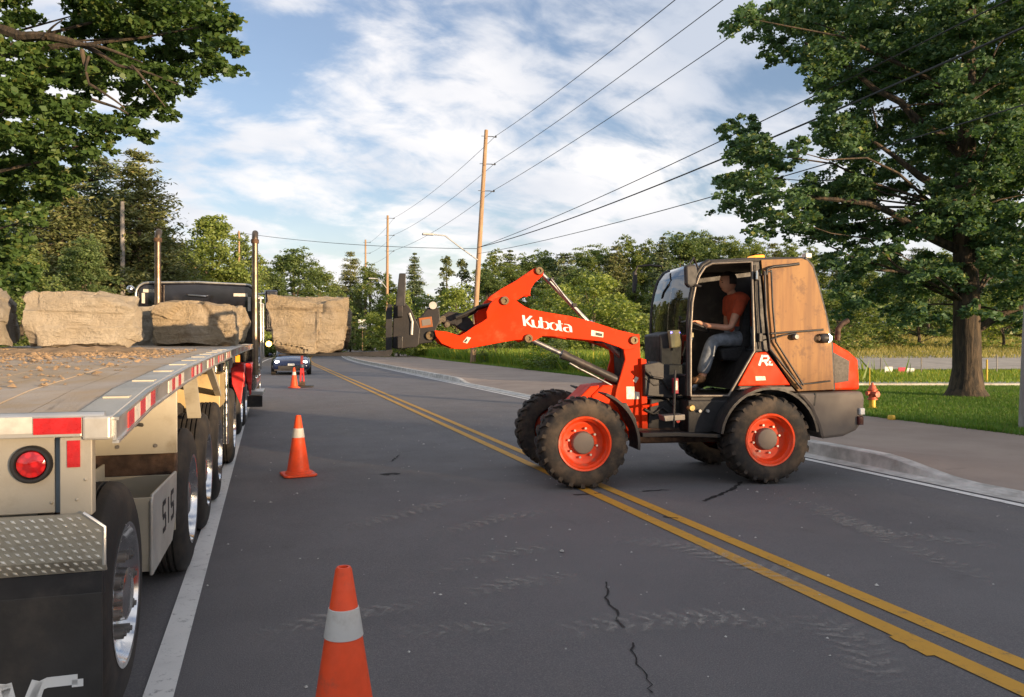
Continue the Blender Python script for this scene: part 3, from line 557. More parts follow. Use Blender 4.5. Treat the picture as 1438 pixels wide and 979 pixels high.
# ---- the big maple on the right lawn
visR = [(x, y, r * 1.12, 19.5 + (i * 1.7) % 4) for i, (x, y, r) in enumerate([(1042, 24, 24), (1075, 28, 28), (1092, 62, 22), (1112, 22, 32), (1146, 26, 34), (1160, 64, 30), (1128, 78, 16), (1186, 22, 36), (1204, 70, 36), (1236, 30, 38), (1264, 74, 38), (1294, 22, 40), (1324, 62, 40), (1364, 30, 42), (1402, 62, 42), (1436, 22, 40), (1080, 84, 12), (1172, 110, 26), (1212, 122, 32), (1164, 138, 18), (1252, 122, 34), (1302, 112, 36), (1352, 112, 38), (1402, 122, 38), (1442, 100, 40),
    (1150, 172, 14), (1182, 188, 20), (1202, 164, 24), (1240, 170, 30), (1220, 210, 26), (1292, 162, 34), (1342, 160, 36), (1392, 170, 36), (1434, 162, 38), (1018, 182, 16), (1050, 178, 18), (1040, 210, 24), (1070, 222, 26), (1054, 256, 28), (1086, 250, 28), (1100, 280, 28), (1018, 288, 18), (1058, 298, 24), (1132, 262, 24), (1150, 290, 28), (1122, 312, 22), (1182, 248, 28), (1202, 280, 30), (1172, 318, 26), (1220, 310, 28), (1210, 238, 24),
    (1250, 322, 22), (1306, 322, 26), (1288, 208, 30), (1332, 218, 34), (1382, 220, 36), (1432, 220, 38), (1320, 262, 18), (1352, 272, 30), (1402, 272, 36), (1442, 272, 38), (1342, 322, 32), (1392, 322, 36), (1434, 330, 36), (1170, 358, 20), (1210, 368, 26), (1240, 348, 22), (1192, 400, 20), (1232, 410, 24), (1272, 388, 26), (1302, 370, 26), (1330, 390, 22), (1256, 438, 18), (1292, 440, 22), (1316, 452, 16), (1392, 382, 28), (1424, 402, 28), (1404, 440, 20), (1432, 450, 20), (1186, 440, 14), (1062, 330, 14), (1090, 325, 16)])]
tr = ground(1357, 557, .12); T1 = (tr.x, tr.y, .05)
visR += [(rg.uniform(1125, 1450), rg.uniform(-10, 330), 36, rg.uniform(18.5, 25)) for _ in range(16)] + [(rg.uniform(1010, 1130), rg.uniform(185, 310), 22, rg.uniform(19, 22)) for _ in range(4)] + [(rg.uniform(1190, 1450), rg.uniform(330, 440), 24, rg.uniform(19, 24)) for _ in range(10)]
visR += [(rg.uniform(1315, 1405), y_, 34, rg.uniform(18.3, 19.6)) for y_ in range(-30, 400, 26)]
rndR = [((tr.x + rg.uniform(-3, 7), tr.y + rg.uniform(-6, 6), rg.uniform(10.5, 16)), rg.uniform(.8, 1.3)) for _ in range(50)] + [((tr.x + rg.uniform(1, 7.5), tr.y + rg.uniform(-6, 6), rg.uniform(3.5, 11)), rg.uniform(.8, 1.2)) for _ in range(45)]
big_tree('maple_tree', 'big maple with a thick ridged trunk on the lawn, spreading over the loader cab', [T1, (tr.x, tr.y, .35), (tr.x + .02, tr.y, .9), (tr.x, tr.y, 2.6), (tr.x - .1, tr.y, 5), (tr.x, tr.y, 8), (tr.x + .1, tr.y, 12), (tr.x, tr.y, 15)], [.62, .44, .36, .33, .28, .2, .12, .04], visR, rndR, M['leafoak'], .125, 2200, 32,
    [((tr.x + .2, tr.y - .1, 1.9), at(1450, 425, 20.5), .12, .05), ((tr.x, tr.y, 5), at(1215, 190, 20.5), .15, .03), ((tr.x, tr.y, 6.5), at(1130, 60, 20.5), .14, .03), ((tr.x, tr.y, 4), at(1110, 270, 20), .14, .03), ((tr.x, tr.y, 7), at(1440, 120, 20), .14, .03), ((tr.x, tr.y, 3.2), at(1230, 380, 20), .09, .02), (at(1225, 150, 20.2), at(1232, 180, 20), .03, .02)])
# ---- a wood added behind the viewer to keep the low sun off the near road (out of frame)
rng = np.random.default_rng(77); P = []
for i in range(330):
    x = rng.uniform(-25, 112); y = -48 + rng.uniform(-4, 4); h = 6.08 + rng.normal(0, .18)
    m = 260; q = rng.normal(0, 1, (m, 3)) * np.array([1.1, 1.1, 0]) + np.array([x, y, 0]); q[:, 2] = rng.uniform(0, 1, m) ** .8 * h; P.append(q)
P = np.concatenate(P); V, Fq = kites(P, rng.uniform(.5, 1., len(P)) * .75, rng); stuff(npmesh('shade_woodland', V, Fq, M['leafdark']))
# ---- grass blades and weeds
def blades(name, pts, h, mat, rng, w=.03, lean=.35):
    n = len(pts); a = rng.uniform(0, 6.283, n); s = np.stack([np.cos(a), np.sin(a), np.zeros(n)], 1) * (w * h * 2)[:, None]; d = np.stack([rng.normal(0, lean, n), rng.normal(0, lean, n), np.ones(n)], 1) * h[:, None]
    V = np.stack([pts - s, pts + s, pts + d], 1).reshape(-1, 3); return stuff(npmesh(name, V, np.arange(3 * n).reshape(n, 3), mat))
rng = np.random.default_rng(8)
def scat(n, d0, d1, x0, x1, edge=True):
    d = rng.uniform(d0 ** .5, d1 ** .5, n) ** 2; px = rng.uniform(x0, x1, n); out = []
    for a, b in zip(d, px):
        p = at(b, 482, a)
        if p.x > pathedge(p.y) + .01: out.append((p.x, p.y, .12 if a < 46 else slope(a)))
    return np.array(out)
p = scat(60000, 12.5, 26, 1180, 1470); blades('lawn_grass', p, rng.uniform(.03, .075, len(p)), M['grassblade'], rng, .06)
p = scat(18000, 26.5, 39, 1150, 1470); blades('rough_grass', p, rng.uniform(.08, .24, len(p)), M['weed'], rng, .05)
p = scat(20000, 54, 110, 1120, 1480); blades('dry_field_grass', p, rng.uniform(.15, .5, len(p)), M['drygrass'], rng, .06)
Y = rng.uniform(23, 130, 70000); off = np.abs(rng.normal(0, 1, len(Y))) * 3.5 + .02; p = np.array([(pathedge(y) + o, y, .12) for y, o in zip(Y, off)]); hh = np.where(off < .8, rng.uniform(.05, .22, len(Y)), rng.uniform(.25, 1.15, len(Y)) * np.minimum(1, off / 1.6 + .25))
Y2 = rng.uniform(2, 40, 9000); p2_ = np.array([(pathedge(y) + rng.normal(.02, .05), y, .115) for y in Y2]); blades('edge_grass', p2_, rng.uniform(.04, .12, len(p2_)), M['grassblade'], rng, .05)
blades('verge_weeds', p, hh, M['weed'], rng, .035, .3)
# ================================================================== ROCKS
def rock(label, loc, dims, rz, seed, mat, rough=1., cut=(.66, .88), group='boulders of armour stone', squeeze=0., slope=0.):
    rg = random.Random(seed); bm = bmesh.new(); bmesh.ops.create_cube(bm, size=2); bmesh.ops.subdivide_edges(bm, edges=bm.edges[:], cuts=42, use_grid_fill=True)
    planes = []
    for _ in range(16):
        n = Vector((rg.uniform(-1, 1), rg.uniform(-1, 1), rg.uniform(-.9, 1))).normalized(); ext = abs(n.x) + abs(n.y) + abs(n.z); planes.append((n, ext * rg.uniform(*cut)))
    off = Vector((seed * 3.1, seed * 1.7, seed * .9)); dx, dy, dz = dims
    for v in bm.verts:
        p = v.co.copy()
        for n, d in planes:
            e = p.dot(n) - d
            if e > 0: p -= n * e * .98
        q = Vector((p.x * dx / 2, p.y * dy / 2, p.z * dz / 2)); nn = p.normalized()
        k = noise.fractal(q * 1.6 + off, 1.0, 2.1, 6) * .06 + abs(noise.noise(q * 2.2 + off * 2)) * -.07 + noise.noise(Vector((q.x * .7, q.y * .7, q.z * 9)) + off) * .014 + noise.noise(q * 11 + off) * .008
        vd, vp = noise.voronoi(q * 1.9 + off); hsh = math.sin(vp[0].x * 12.9 + vp[0].y * 78.2 + vp[0].z * 37.7); k += hsh * .036 - (.010 if vd[1] - vd[0] < .03 else 0) + .016 * noise.cell(Vector((q.x * 1.1, q.y * 1.1, q.z * 6)) + off)
        q += nn * k * rough; q.x *= 1 + squeeze * p.z; q.z += slope * q.x * (1 if p.z > 0 else 0); v.co = q
    zmin = min(v.co.z for v in bm.verts); fl = zmin + .035
    for v in bm.verts: v.co.z = max(v.co.z, fl) - fl
    me = bpy.data.meshes.new('boulder'); bmesh.ops.recalc_face_normals(bm, faces=bm.faces); bm.to_mesh(me); bm.free(); me.materials.append(mat)
    me.polygons.foreach_set('use_smooth', [True] * len(me.polygons)); me.set_sharp_from_angle(angle=R(24))
    o = bpy.data.objects.new('boulder', me); COL.objects.link(o); o.location = loc; o.rotation_euler = (0, 0, rz); return tag(o, label, 'boulder', group)
# ================================================================== TRAILER
TRZ = R(-1.05); TL = Vector((-.5, 2.9, 0))
trailer = thing('flatbed_trailer', 'silver flatbed trailer carrying boulders, seen from its tail at the left of the road', 'trailer', TL, TRZ)
TM = Matrix.Translation(TL) @ Matrix.Rotation(TRZ, 4, 'Z'); TI = TM.inverted()
def plane_hit(Minv, axis, c, px, py):
    o = Minv @ CAMP; d = Minv.to_3x3() @ ray(px, py); t = (c - o[axis]) / d[axis]; return o + d * t
def RF(px, py, y=0.): h = plane_hit(TI, 1, y, px, py); return (h.x, h.z)     # rear-facing plane -> (x, z)
def SF(px, py, x=0.): h = plane_hit(TI, 0, x, px, py); return (h.y, h.z)     # side plane -> (y, z)
fx = lambda u, v, t: (u, t, v); fs = lambda u, v, t: (t, u, v)
def deckz(y): return float(np.interp(y, [0, .7, 2, 4, 6, 9, 12.9], [1.318, 1.375, 1.425, 1.468, 1.495, 1.53, 1.55]))
DY = [0, .35, .7, 1.2, 2, 3, 4, 5, 6, 7.5, 9, 11, 12.9]
def sweep(mb, x0, x1, z0, z1, ys=DY, dz=deckz):
    vs = [];
    for y in ys: d = dz(y); vs += [(x0, y, d + z0), (x1, y, d + z0), (x1, y, d + z1), (x0, y, d + z1)]
    n = len(ys); mb.add(vs, [(4 * i + j, 4 * i + (j + 1) % 4, 4 * i + 4 + (j + 1) % 4, 4 * i + 4 + j) for i in range(n - 1) for j in range(4)] + [(0, 1, 2, 3), (4 * n - 4, 4 * n - 3, 4 * n - 2, 4 * n - 1)]); return mb
def deckmat():
    n = NT('deck_board'); c = n.mix(n.ramp(n.noise(1.3, 8, .65, .4, sc=(1, .5, 1)), .3, .7), (.42, .35, .28), (.54, .47, .39))
    c = n.mix(n.ramp(n.noise(.8, 9, .72, .8), .40, .62, 0, .85), c, (.44, .31, .17)); c = n.mix(n.ramp(n.noise(5, 8, .7, .5, sc=(3, .4, 1)), .58, .75, 0, .6), c, (.17, .13, .10))
    c = n.mix(n.ramp(n.noise(17, 6, .7), .6, .75, 0, .5), c, (.22, .15, .09)); return n.pbr(c, .75, .1, n.bump(n.noise(30, 6, .7, sc=(3, .6, 1)), .35, .01))
M['deck'] = deckmat()
for i in range(16):
    x1 = -.135 - i * .154; d = random.uniform(-.002, .002); sweep(MB(), x1 - .149, x1, -.035 + d, d).build('deck_plank', M['deck'], trailer)
sweep(MB(), -.13, 0, -.04, .004).build('deck_edge', M['aluw'], trailer, bevel=.004)
sweep(MB(), -2.74, -2.605, -.04, .004).build('deck_edge', M['aluw'], trailer)
rr = MB(); sweep(rr, .001, .014, -.082, -.006); sweep(rr, .001, .022, -.088, -.078); sweep(rr, .001, .022, -.010, .001); rr.build('side_rail', M['alu'], trailer)
y = .20; k = 0
while y < 12.4:
    L = .125
    mb = MB(); sweep(mb, .0145, .0175, -.074, -.014, [y, y + L * .94]); mb.build('reflective_strip', M['redtape' if k % 2 == 0 else 'whitetape'], trailer); y += L; k += 1
    if k % 5 == 0: y += .42
for i in range(20):
    y = .42 + i * .61; d = deckz(y); MB().b2((-.115, y, d + .003), (-.02, y + .10, d + .011)).build('stake_pocket', M['cream'] if i < 9 else M['aluw'], trailer, bevel=.004)
sweep(MB(), -.95, -.80, -.42, -.05).build('frame_beam', M['steel'], trailer); sweep(MB(), -1.9, -1.75, -.42, -.05).build('frame_beam', M['steel'], trailer)
for i in range(9): MB().b2((-2.6, .9 + i * 1.3, deckz(.9 + i * 1.3) - .14), (-.05, .98 + i * 1.3, deckz(.9 + i * 1.3) - .041)).build('cross_member', M['steel'], trailer)
# tail
a = RF(-120, 584); b = RF(118, 612); xL = -2.62
MB().b2((xL, -.03, b[1]), (b[0], .06, 1.322)).build('rear_bar', M['aluw'], trailer, bevel=.004)
p = RF(46.5, 588, -.034); q = RF(114, 609, -.034); MB().b2((p[0], -.034, q[1]), (q[0], -.0305, p[1])).build('reflective_strip', M['redtape'], trailer)
for x0, x1, m in ((-40, 45, 'whitetape'),): p = RF(x0, 588, -.034); q = RF(x1, 609, -.034); MB().b2((p[0], -.034, q[1]), (q[0], -.0305, p[1])).build('reflective_strip', M[m], trailer)
MB().b2((RF(118.6, 600)[0], -.034, RF(120, 617)[1]), (.002, .05, 1.325)).build('corner_casting', M['aluw'], trailer, bevel=.008)
tc = MB(); ymid = deckz(.1); tc.tube([(-2.6, -.005, 1.325), (-.4, -.005, 1.325), (-.02, -.005, 1.325)], .016, 8); tc.build('rear_edge_roll', M['alu'], trailer, smooth=50)
c1 = [RF(86, 613), RF(131, 613), RF(131, 722), RF(86, 724)]
cp = MB(); x0, x1 = c1[0][0], c1[1][0]; zb = c1[3][1]
cp.b2((x0, -.02, zb), (x1, -.012, b[1] - .002)); cp.b2((x1 - .008, -.0115, zb), (x1, .035, b[1] - .002)); cp.b2((x0, -.0115, zb), (x0 + .008, .12, b[1] - .002)); cp.build('corner_post', M['sunwarmalu'], trailer, bevel=.003)
p = RF(94, 619, -.024); q = RF(112.5, 656, -.024); MB().b2((p[0], -.024, q[1]), (q[0], -.0205, p[1])).build('reflective_strip', M['redtape'], trailer)
q = RF(78, 720, .02); lp = MB(); lp.b2((xL, .02, q[1]), (q[0], .04, b[1] - .002)); lp.build('lamp_panel', M['sunwarmalu'], trailer, bevel=.003)
MB().b2((q[0] + .001, .022, q[1]), (x0 - .001, .03, b[1] - .002)).build('gap_panel', simple('blue_grey_steel', (.16, .19, .21), .5, .3), trailer)
c = RF(45, 652, .018); e = RF(75, 652, .018); r = e[0] - c[0]
gr = MB(); gr.lathe([(r, .004), (r, -.010), (r * .9, -.018), (r * .78, -.018), (r * .74, -.008), (r * .70, .004)], 32, lambda r, a, h: (c[0] + r * math.cos(a), .016 + h, c[1] + r * math.sin(a))); gro = gr.build('tail_lamp', M['plastic'], trailer, smooth=40)
gr = MB(); gr.lathe([(.001, -.022), (r * .4, -.020), (r * .68, -.012), (r * .73, .0)], 32, lambda r, a, h: (c[0] + r * math.cos(a), .016 + h, c[1] + r * math.sin(a))); gr.build('lens', M['redlens'], gro, smooth=50)
c2 = (-2.745 - c[0] + .05, c[1]); gr = MB(); gr.lathe([(.001, -.02), (r * .7, -.012), (r, .0), (r, .01)], 24, lambda r, a, h: (c2[0] + r * math.cos(a), .016 + h, c2[1] + r * math.sin(a))); gr.build('tail_lamp', M['redlens'], trailer, smooth=50)
# tread-plate bumper with its folded lower band
B1 = [(xL, RF(60, 721, -.05)[1]), RF(117, 722, -.05), RF(147, 740, -.05), RF(147, 785, -.05), (xL, RF(60, 789, -.05)[1])]
bp = MB(); bp.prism(B1, -.05, -.035, fx); z1 = B1[3][1]; z2 = RF(146, 804, -.05)[1]; xr = B1[3][0]
bp.add([(xL, -.05, B1[4][1]), (xr, -.05, z1), (xr, -.022, z2), (xL, -.022, z2 - .004), (xL, -.035, B1[4][1]), (xr, -.035, z1), (xr, -.008, z2), (xL, -.008, z2 - .004)], [(0, 1, 2, 3), (4, 7, 6, 5), (2, 6, 7, 3), (1, 5, 6, 2)])
def treadmat():
    n = NT('tread_plate'); c = n.mix(n.ramp(n.noise(3, 7), .3, .7), (.42, .38, .30), (.52, .48, .39)); c = n.mix(n.ramp(n.noise(9, 7, .7), .5, .75, 0, .7), c, (.22, .18, .13)); return n.pbr(c, .42, .55, n.bump(n.noise(80, 4), .1))
M['tread'] = treadmat(); bpo = bp.build('bumper_plate', M['tread'], trailer)
dm = MB(); st = .0275
for j in range(9):
    for i in range(60):
        x = xr - .02 - i * st - (j % 2) * st / 2; z = B1[1][1] - .014 - j * .0215
        if x < -1.1 or z < z2 + .01: continue
        if x > B1[1][0] - .01 and z > B1[1][1] - .014 - (x - B1[1][0]) * .75: continue
        yb = -.05 if z > z1 else -.05 + .028 * (z1 - z) / (z1 - z2); s = 1
        dx, dz_ = .0115, -.0072; nx, nz = .0030, .0046
        dm.add([(x - dx, yb - .0005, z - dz_), (x + nx, yb - .0005, z + nz), (x + dx, yb - .0005, z + dz_), (x - nx, yb - .0005, z - nz), (x - dx * .3, yb - .0055, z - dz_ * .3), (x + dx * .3, yb - .0055, z + dz_ * .3)], [(0, 1, 4), (1, 2, 5), (1, 5, 4), (2, 3, 5), (3, 0, 4), (3, 4, 5)])
o = dm.build('tread_diamonds', simple('tread_diamond', (.72, .68, .58), .3, .5, var=.2, vs=30), bpo); o['kind'] = 'stuff'
tr_ = MB(); tr_.tube([(B1[1][0], -.052, B1[1][1] + .004), (B1[2][0], -.052, B1[2][1]), (B1[3][0] - .001, -.05, RF(147, 793, -.05)[1])], .0065, 6); tr_.build('bumper_trim', M['alu'], bpo, smooth=50)
for q_ in ((70, 708), (122, 672), (110, 700)):
    c_ = RF(*q_, .0); yf = .02 if q_[0] < 80 else -.02; MB().lathe([(.001, -.006), (.004, -.004), (.006, .0)], 10, lambda r, a, h: (c_[0] + r * math.cos(a), yf + h, c_[1] + r * math.sin(a))).build('rivet', M['sunwarmalu'], trailer, smooth=50)
for q_, w_ in (([(-2.2, .35, 1.20), (-1.2, .30, 1.12), (-.62, .32, 1.18), (-.30, .5, 1.10), (-.28, 1.6, 1.16), (-.25, 2.15, 1.08)], .012), ([(-.35, .6, 1.2), (-.32, 1.0, .98), (-.4, 1.25, .82)], .014)): MB().tube(q_, w_, 6).build('air_line', M['hose'], trailer, smooth=50)
# mud flap
z3 = RF(140, 835, 0)[1]; MB().b2((xL, -.012, z3), (RF(145, 800, -.012)[0], .02, z2 - .004)).build('flap_bracket', M['black'], trailer, bevel=.004)
xf = RF(143.5, 900, -.014)[0]; fl = MB(); nx_, nz_ = 10, 6; 
fl.b2((xf - .66, -.014, .22), (xf, -.004, z3 + .012)); flap = fl.build('mud_flap', simple('mud_flap_rubber', (.030, .028, .026), .6, var=.25, vs=4, dirt=(.075, .062, .05), dirtamt=.35, bump=.1), trailer, bevel=.003)
for s in (.05, .30, .58):
    pass
ol = RF(0, 1000, -.015); ox = RF(0, 962, -.015); tx = RF(110, 962, -.015); ex_ = (tx[0] - ox[0]) / 110; ht = .155; zt = ox[1]
def tp(u, v): return (ox[0] + ex_ * u, zt - ht * (1 - v))
def letter(strokes, w, fn, mat, name, parent, t0, t1):
    mb = MB()
    for s in strokes: mb.ribbon(s, w, t0, t1, fn)
    return mb.build(name, mat, parent)
def arc(cx, cy, r, a0, a1, n=10, ry=None): return [(cx + r * math.cos(R(a0 + (a1 - a0) * i / n)), cy + (ry or r) * math.sin(R(a0 + (a1 - a0) * i / n))) for i in range(n + 1)]
flapfn = lambda u, v, t: (u, t, v)
lw = .034
N_ = [[tp(-8, 0), tp(8, 1)], [tp(8, 1), tp(24, 0)], [tp(24, 0), tp(52, 1)]]
letter(N_, lw, flapfn, M['white'], 'lettering', flap, -.0165, -.0145)
G_ = [[tp(109, .78), tp(109, .94)], [tp(109, .94), tp(66, .94), tp(55, .88), tp(50, .7), tp(46, .3), tp(52, .08), tp(100, .06), tp(102, .45), tp(80, .45)]]
letter(G_, lw, flapfn, M['white'], 'lettering', flap, -.0165, -.0145)
# wheels
def wheel_set(parent, xo, yc, Rr=.49, width=.27, dual=True, studs=False, deep=.10, zc=None):
    zc = Rr if zc is None else zc; fn = lambda r, a, h: (xo + h, yc + r * math.cos(a), zc + r * math.sin(a))
    def tyre(x):
        f2 = lambda r, a, h: (x + h, yc + r * math.cos(a), zc + r * math.sin(a)); w = width; pr = [(.29, -.012), (.30, .0), (.36, .002), (Rr - .07, -.004), (Rr - .03, -.018), (Rr - .012, -.035), (Rr - .004, -.045)]
        for g in range(1, 5): gx_ = -.045 - (w - .09) * g / 5; pr += [(Rr, gx_ + .010), (Rr - .014, gx_ + .007), (Rr - .014, gx_ - .003), (Rr, gx_ - .006)]
        pr += [(Rr - .004, -w + .045), (Rr - .03, -w + .018), (.36, -w), (.30, -w), (.29, -w + .012)]; return MB().lathe(pr, 48, f2)
    rim = MB(); rim.lathe([(.292, -.01), (.305, -.004), (.305, .004), (.285, .002), (.268, -.03), (.255, -deep * .8), (.235, -deep), (.15, -deep + .02), (.115, -deep + .02), (.11, -deep + .075), (.085, -deep + .085), (.001, -deep + .085)], 40, fn)
    wo = rim.build('wheel', M['alurim'], parent, smooth=40); tyre(xo).build('tyre', M['tyre'], wo, smooth=35)
    if dual: tyre(xo - width - .06).build('tyre', M['tyre'], wo, smooth=35)
    for k in range(10 if not studs else 8):
        a = 2 * math.pi * (k + .3) / (10 if not studs else 8); r = .17; y, z = yc + r * math.cos(a), zc + r * math.sin(a)
        if studs: mb = MB(); mb.cyl((xo - deep, y, z), (xo - deep + .075, y, z), .021, 10); mb.cyl((xo - deep + .07, y, z), (xo + .015, y, z), .012, 8); mb.build('wheel_stud', M['steel'], wo, smooth=40)
        else: MB().cyl((xo - deep, y, z), (xo - deep + .05, y, z), .016, 6).build('lug_nut', M['chrome'], wo)
    return wo
wheel_set(trailer, -.095, .78, .485, .30, False, True, .07)
for yc in (2.88, 4.12, 5.36): wheel_set(trailer, -.045, yc)
wheel_set(trailer, -.045, 7.85)
for yc in (.78, 2.88, 4.12, 5.36, 7.85):
    MB().cyl((-2.4, yc, .49), (-.3, yc, .49), .06, 10).build('axle', M['steel'], trailer); MB().lathe([(.30, 0), (.49, .01), (.49, .28), (.30, .29)], 24, lambda r, a, h: (-2.69 + h, yc + r * math.cos(a), .49 + r * math.sin(a))).build('tyre', M['tyre'], trailer, smooth=40)
# steel panels in front of the wheels, tool box
x2 = RF(248.5, 600, 2.22)[0]; zt2 = deckz(2.2) - .09; zb2 = RF(240, 636.5, 2.22)[1]
gp = MB(); gp.b2((-1.0, 2.22, zb2), (x2, 2.25, zt2)); gpo = gp.build('fender_panel', M['cream'], trailer, bevel=.004)
for s in (.12, .33, .55): MB().cyl((x2 - s, 2.212, zb2 + .05), (x2 - s, 2.221, zb2 + .05), .012, 8).build('bolt', M['steel'], gpo)
z4 = RF(240, 668, 2.26)[1]; MB().b2((-1.6, 2.26, z4), (x2 - .01, 2.34, zb2 - .003)).build('axle_beam', M['rust'], trailer, bevel=.01)
MB().b2((-1.0, 2.23, z4 - .085), (x2 - .02, 2.30, z4 - .003)).build('lower_panel', M['cream'], trailer, bevel=.004)
bx = MB(); X0, X1, Y0, Y1, Z0, Z1 = -.47, -.07, 1.30, 2.20, .43, .80
bx.b2((X0, Y0, Z0), (X1, Y0 + .012, Z1)); bx.b2((X0, Y1 - .012, Z0), (X1, Y1, Z1 - .03)); bx.b2((X0, Y0 + .0125, Z0), (X0 + .012, Y1 - .0125, Z1 + .05)); bx.b2((X0 + .0125, Y0 + .0125, Z0), (X1 - .0125, Y1 - .0125, Z0 + .012))
tb = bx.build('tool_box', M['cream'], trailer, bevel=.003)
sp = MB(); sp.prism([(Y0 - .01, Z0 - .02), (Y1 - .20, Z0 - .02), (Y1 - .02, Z0 + .12), (Y1 + .01, Z1 - .02), (Y1, Z1 - .01), (Y0 + .02, Z1 + .012), (Y0 - .01, Z1 - .02)], X1 - .012, X1 + .006, fs); sp.build('side_plate', M['aluw'], tb, bevel=.008)
for j, st_ in enumerate(([[(1, 1), (0, 1)], [(0, 1), (0, .55)], [(0, .5), (1, .5)], [(1, .45), (1, 0)], [(1, 0), (0, 0)]], [[(.5, 0), (.5, 1)]], [[(1, 1), (0, 1)], [(0, 1), (0, .55)], [(0, .5), (1, .5)], [(1, .45), (1, 0)], [(1, 0), (0, 0)]])):
    o_ = 1.62 + j * .16; letter([[(o_ + u * .10, .555 + v * .145) for u, v in s] for s in st_], .026, fs, M['black'], 'lettering', tb, X1 + .0065, X1 + .0085)
MB().b2((-.62, 1.0, .66), (-.2, 1.28, .74)).build('tyre_bracket', M['black'], trailer, bevel=.01)
MB().b2((-1.05, 1.25, .50), (-.55, 2.15, .86)).build('air_tank', M['cream'], trailer, bevel=.05)
# struts and boxes under the deck
MB().b2((-1.0, 6.15, .86), (-.10, 6.9, 1.23)).build('storage_box', simple('golden_box', (.46, .34, .16), .5, var=.12, dirt=(.25, .17, .08)), trailer, bevel=.01)
MB().bar((-.12, 3.35, 1.38), (-.12, 3.75, .98), .10, .03).build('brace', M['cream'], trailer); MB().bar((-.10, 4.65, 1.40), (-.12, 6.2, 1.0), .06, .05).build('brace', M['cream'], trailer)
for dx_ in (-.10, -.22): MB().cyl((dx_, 7.05, .35), (dx_, 7.05, 1.35), .035, 10).build('landing_leg', M['chrome'], trailer, smooth=40)
MB().b2((-1.9, 9.2, 1.05), (-.30, 12.8, 1.42)).build('goose_neck', M['steel'], trailer, bevel=.02)
MB().cyl((-.05, 8.75, 1.30), (-.05, 8.75, 1.40), .03, 8).build('side_marker', M['amber'], trailer)
# loose soil on the deck
rg = random.Random(4); mb = MB()
for i in range(3200):
    y = rg.choice((rg.gauss(4.9, .5), rg.uniform(.6, 6.5), rg.gauss(4.2, .6))); x = -rg.uniform(.3, 2.3) if rg.random() < .8 else -rg.gauss(1.2, .3); s = abs(rg.gauss(.006, .008)) + .003; s = min(s, .034)
    if y < .1: continue
    z = deckz(y) + s * .25; pts = [(x + s * rg.uniform(.6, 1.3) * math.cos(a), y + s * rg.uniform(.6, 1.3) * math.sin(a), z + rg.uniform(-.2, .2) * s) for a in (0, 1.25, 2.5, 3.8, 5)]
    mb.add(pts + [(x, y, z + s * rg.uniform(.4, .8))], [(j, (j + 1) % 5, 5) for j in range(5)])
mb.v = [tuple(TM @ Vector(v)) for v in mb.v]; soil = simple('soil', (.30, .20, .11), .95, var=.3, vs=12, bump=.4); stuff(mb.build('soil_clods', soil))
for (yy, xx, wx, wy, h) in ((5.0, -1.15, .95, .42, .055), (4.5, -1.85, .7, .38, .04), (3.2, -1.75, .28, .22, .035)):
    mb = MB(); n = 22; vs = []
    for i in range(n + 1):
        for j in range(n + 1):
            u, v = i / n * 2 - 1, j / n * 2 - 1; rr_ = math.hypot(u, v); p = Vector((xx + u * wx, yy + v * wy, 0)); hh = max(0, 1 - rr_ ** 1.5) * h * (1 + .9 * noise.fractal(p * 6, 1, 2, 4)) - .006; vs.append(TM @ Vector((p.x, p.y, deckz(p.y) + hh)))
    mb.add(vs, [(i * (n + 1) + j, i * (n + 1) + j + 1, (i + 1) * (n + 1) + j + 1, (i + 1) * (n + 1) + j) for i in range(n) for j in range(n)]); stuff(mb.build('soil_heap', soil, smooth=60))
# boulders on the deck
def onT(x, y): p = TM @ Vector((x, y, deckz(y) - .006)); return p
def deck_px(px, d): p = TI @ at(px, 482, d); return p.x, p.y
x, y = deck_px(-54, 8.8); rock('boulder at the far left of the row on the trailer, cut by the photo edge', onT(x, y), (1.0, 1.0, .68), R(6), 3, M['rockgrey'], .9, (.76, .92))
x, y = deck_px(121, 9.2); rock('largest boulder on the trailer, pale and broad, with a dark gap on its left', onT(x, y), (1.16, .9, .63), R(4), 5, M['rock'], .9, (.76, .92), slope=-.03)
x, y = deck_px(203, 12.6); rock('grey shaded block in the gap between the two larger boulders on the trailer', onT(x, y), (.75, 1.0, .62), R(0), 8, M['rockgrey'])
x, y = deck_px(282, 11.2); rock('layered boulder on the right front of the trailer, next to the tractor sleeper', onT(x - .01, y + .55), (1.10, 2.0, .61), R(-5), 12, M['rockgold'], .9, (.78, .93), slope=-.08)
# ================================================================== TRACTOR
KRZ = R(-1.6); KL = Vector((-.172, 17.1, 0)); KM = Matrix.Translation(KL) @ Matrix.Rotation(KRZ, 4, 'Z'); KI = KM.inverted()
tractor = thing('truck_tractor', 'black semi truck tractor with sleeper and chrome stacks, coupled to the flatbed trailer', 'truck', KL, KRZ)
def KF(px, py, y=0.): h = plane_hit(KI, 1, y, px, py); return (h.x, h.z)
zt = 2.80; xl = KF(191, 420)[0]; xr_ = KF(361, 420)[0]
sl_ = MB(); rc = .22; prof = [(xl, .95), (xl, zt - rc)] + [(xl + rc - rc * math.cos(R(a)), zt - rc + rc * math.sin(R(a))) for a in (20, 45, 70)] + [(xl + rc, zt), ((xl + xr_) / 2, zt + .03), (xr_ - rc, zt)] + [(xr_ - rc + rc * math.sin(R(a)), zt - rc + rc * math.cos(R(a))) for a in (20, 45, 70)] + [(xr_, zt - rc), (xr_, .95)]
sl_.prism(prof, 0, 1.7, fx); sl_.build('sleeper_body', M['blackgloss'], tractor, smooth=40, bevel=.05)
MB().tube([(x, -.012, z) for x, z in prof], .022, 8).build('chrome_trim', M['alu'], tractor, smooth=50)
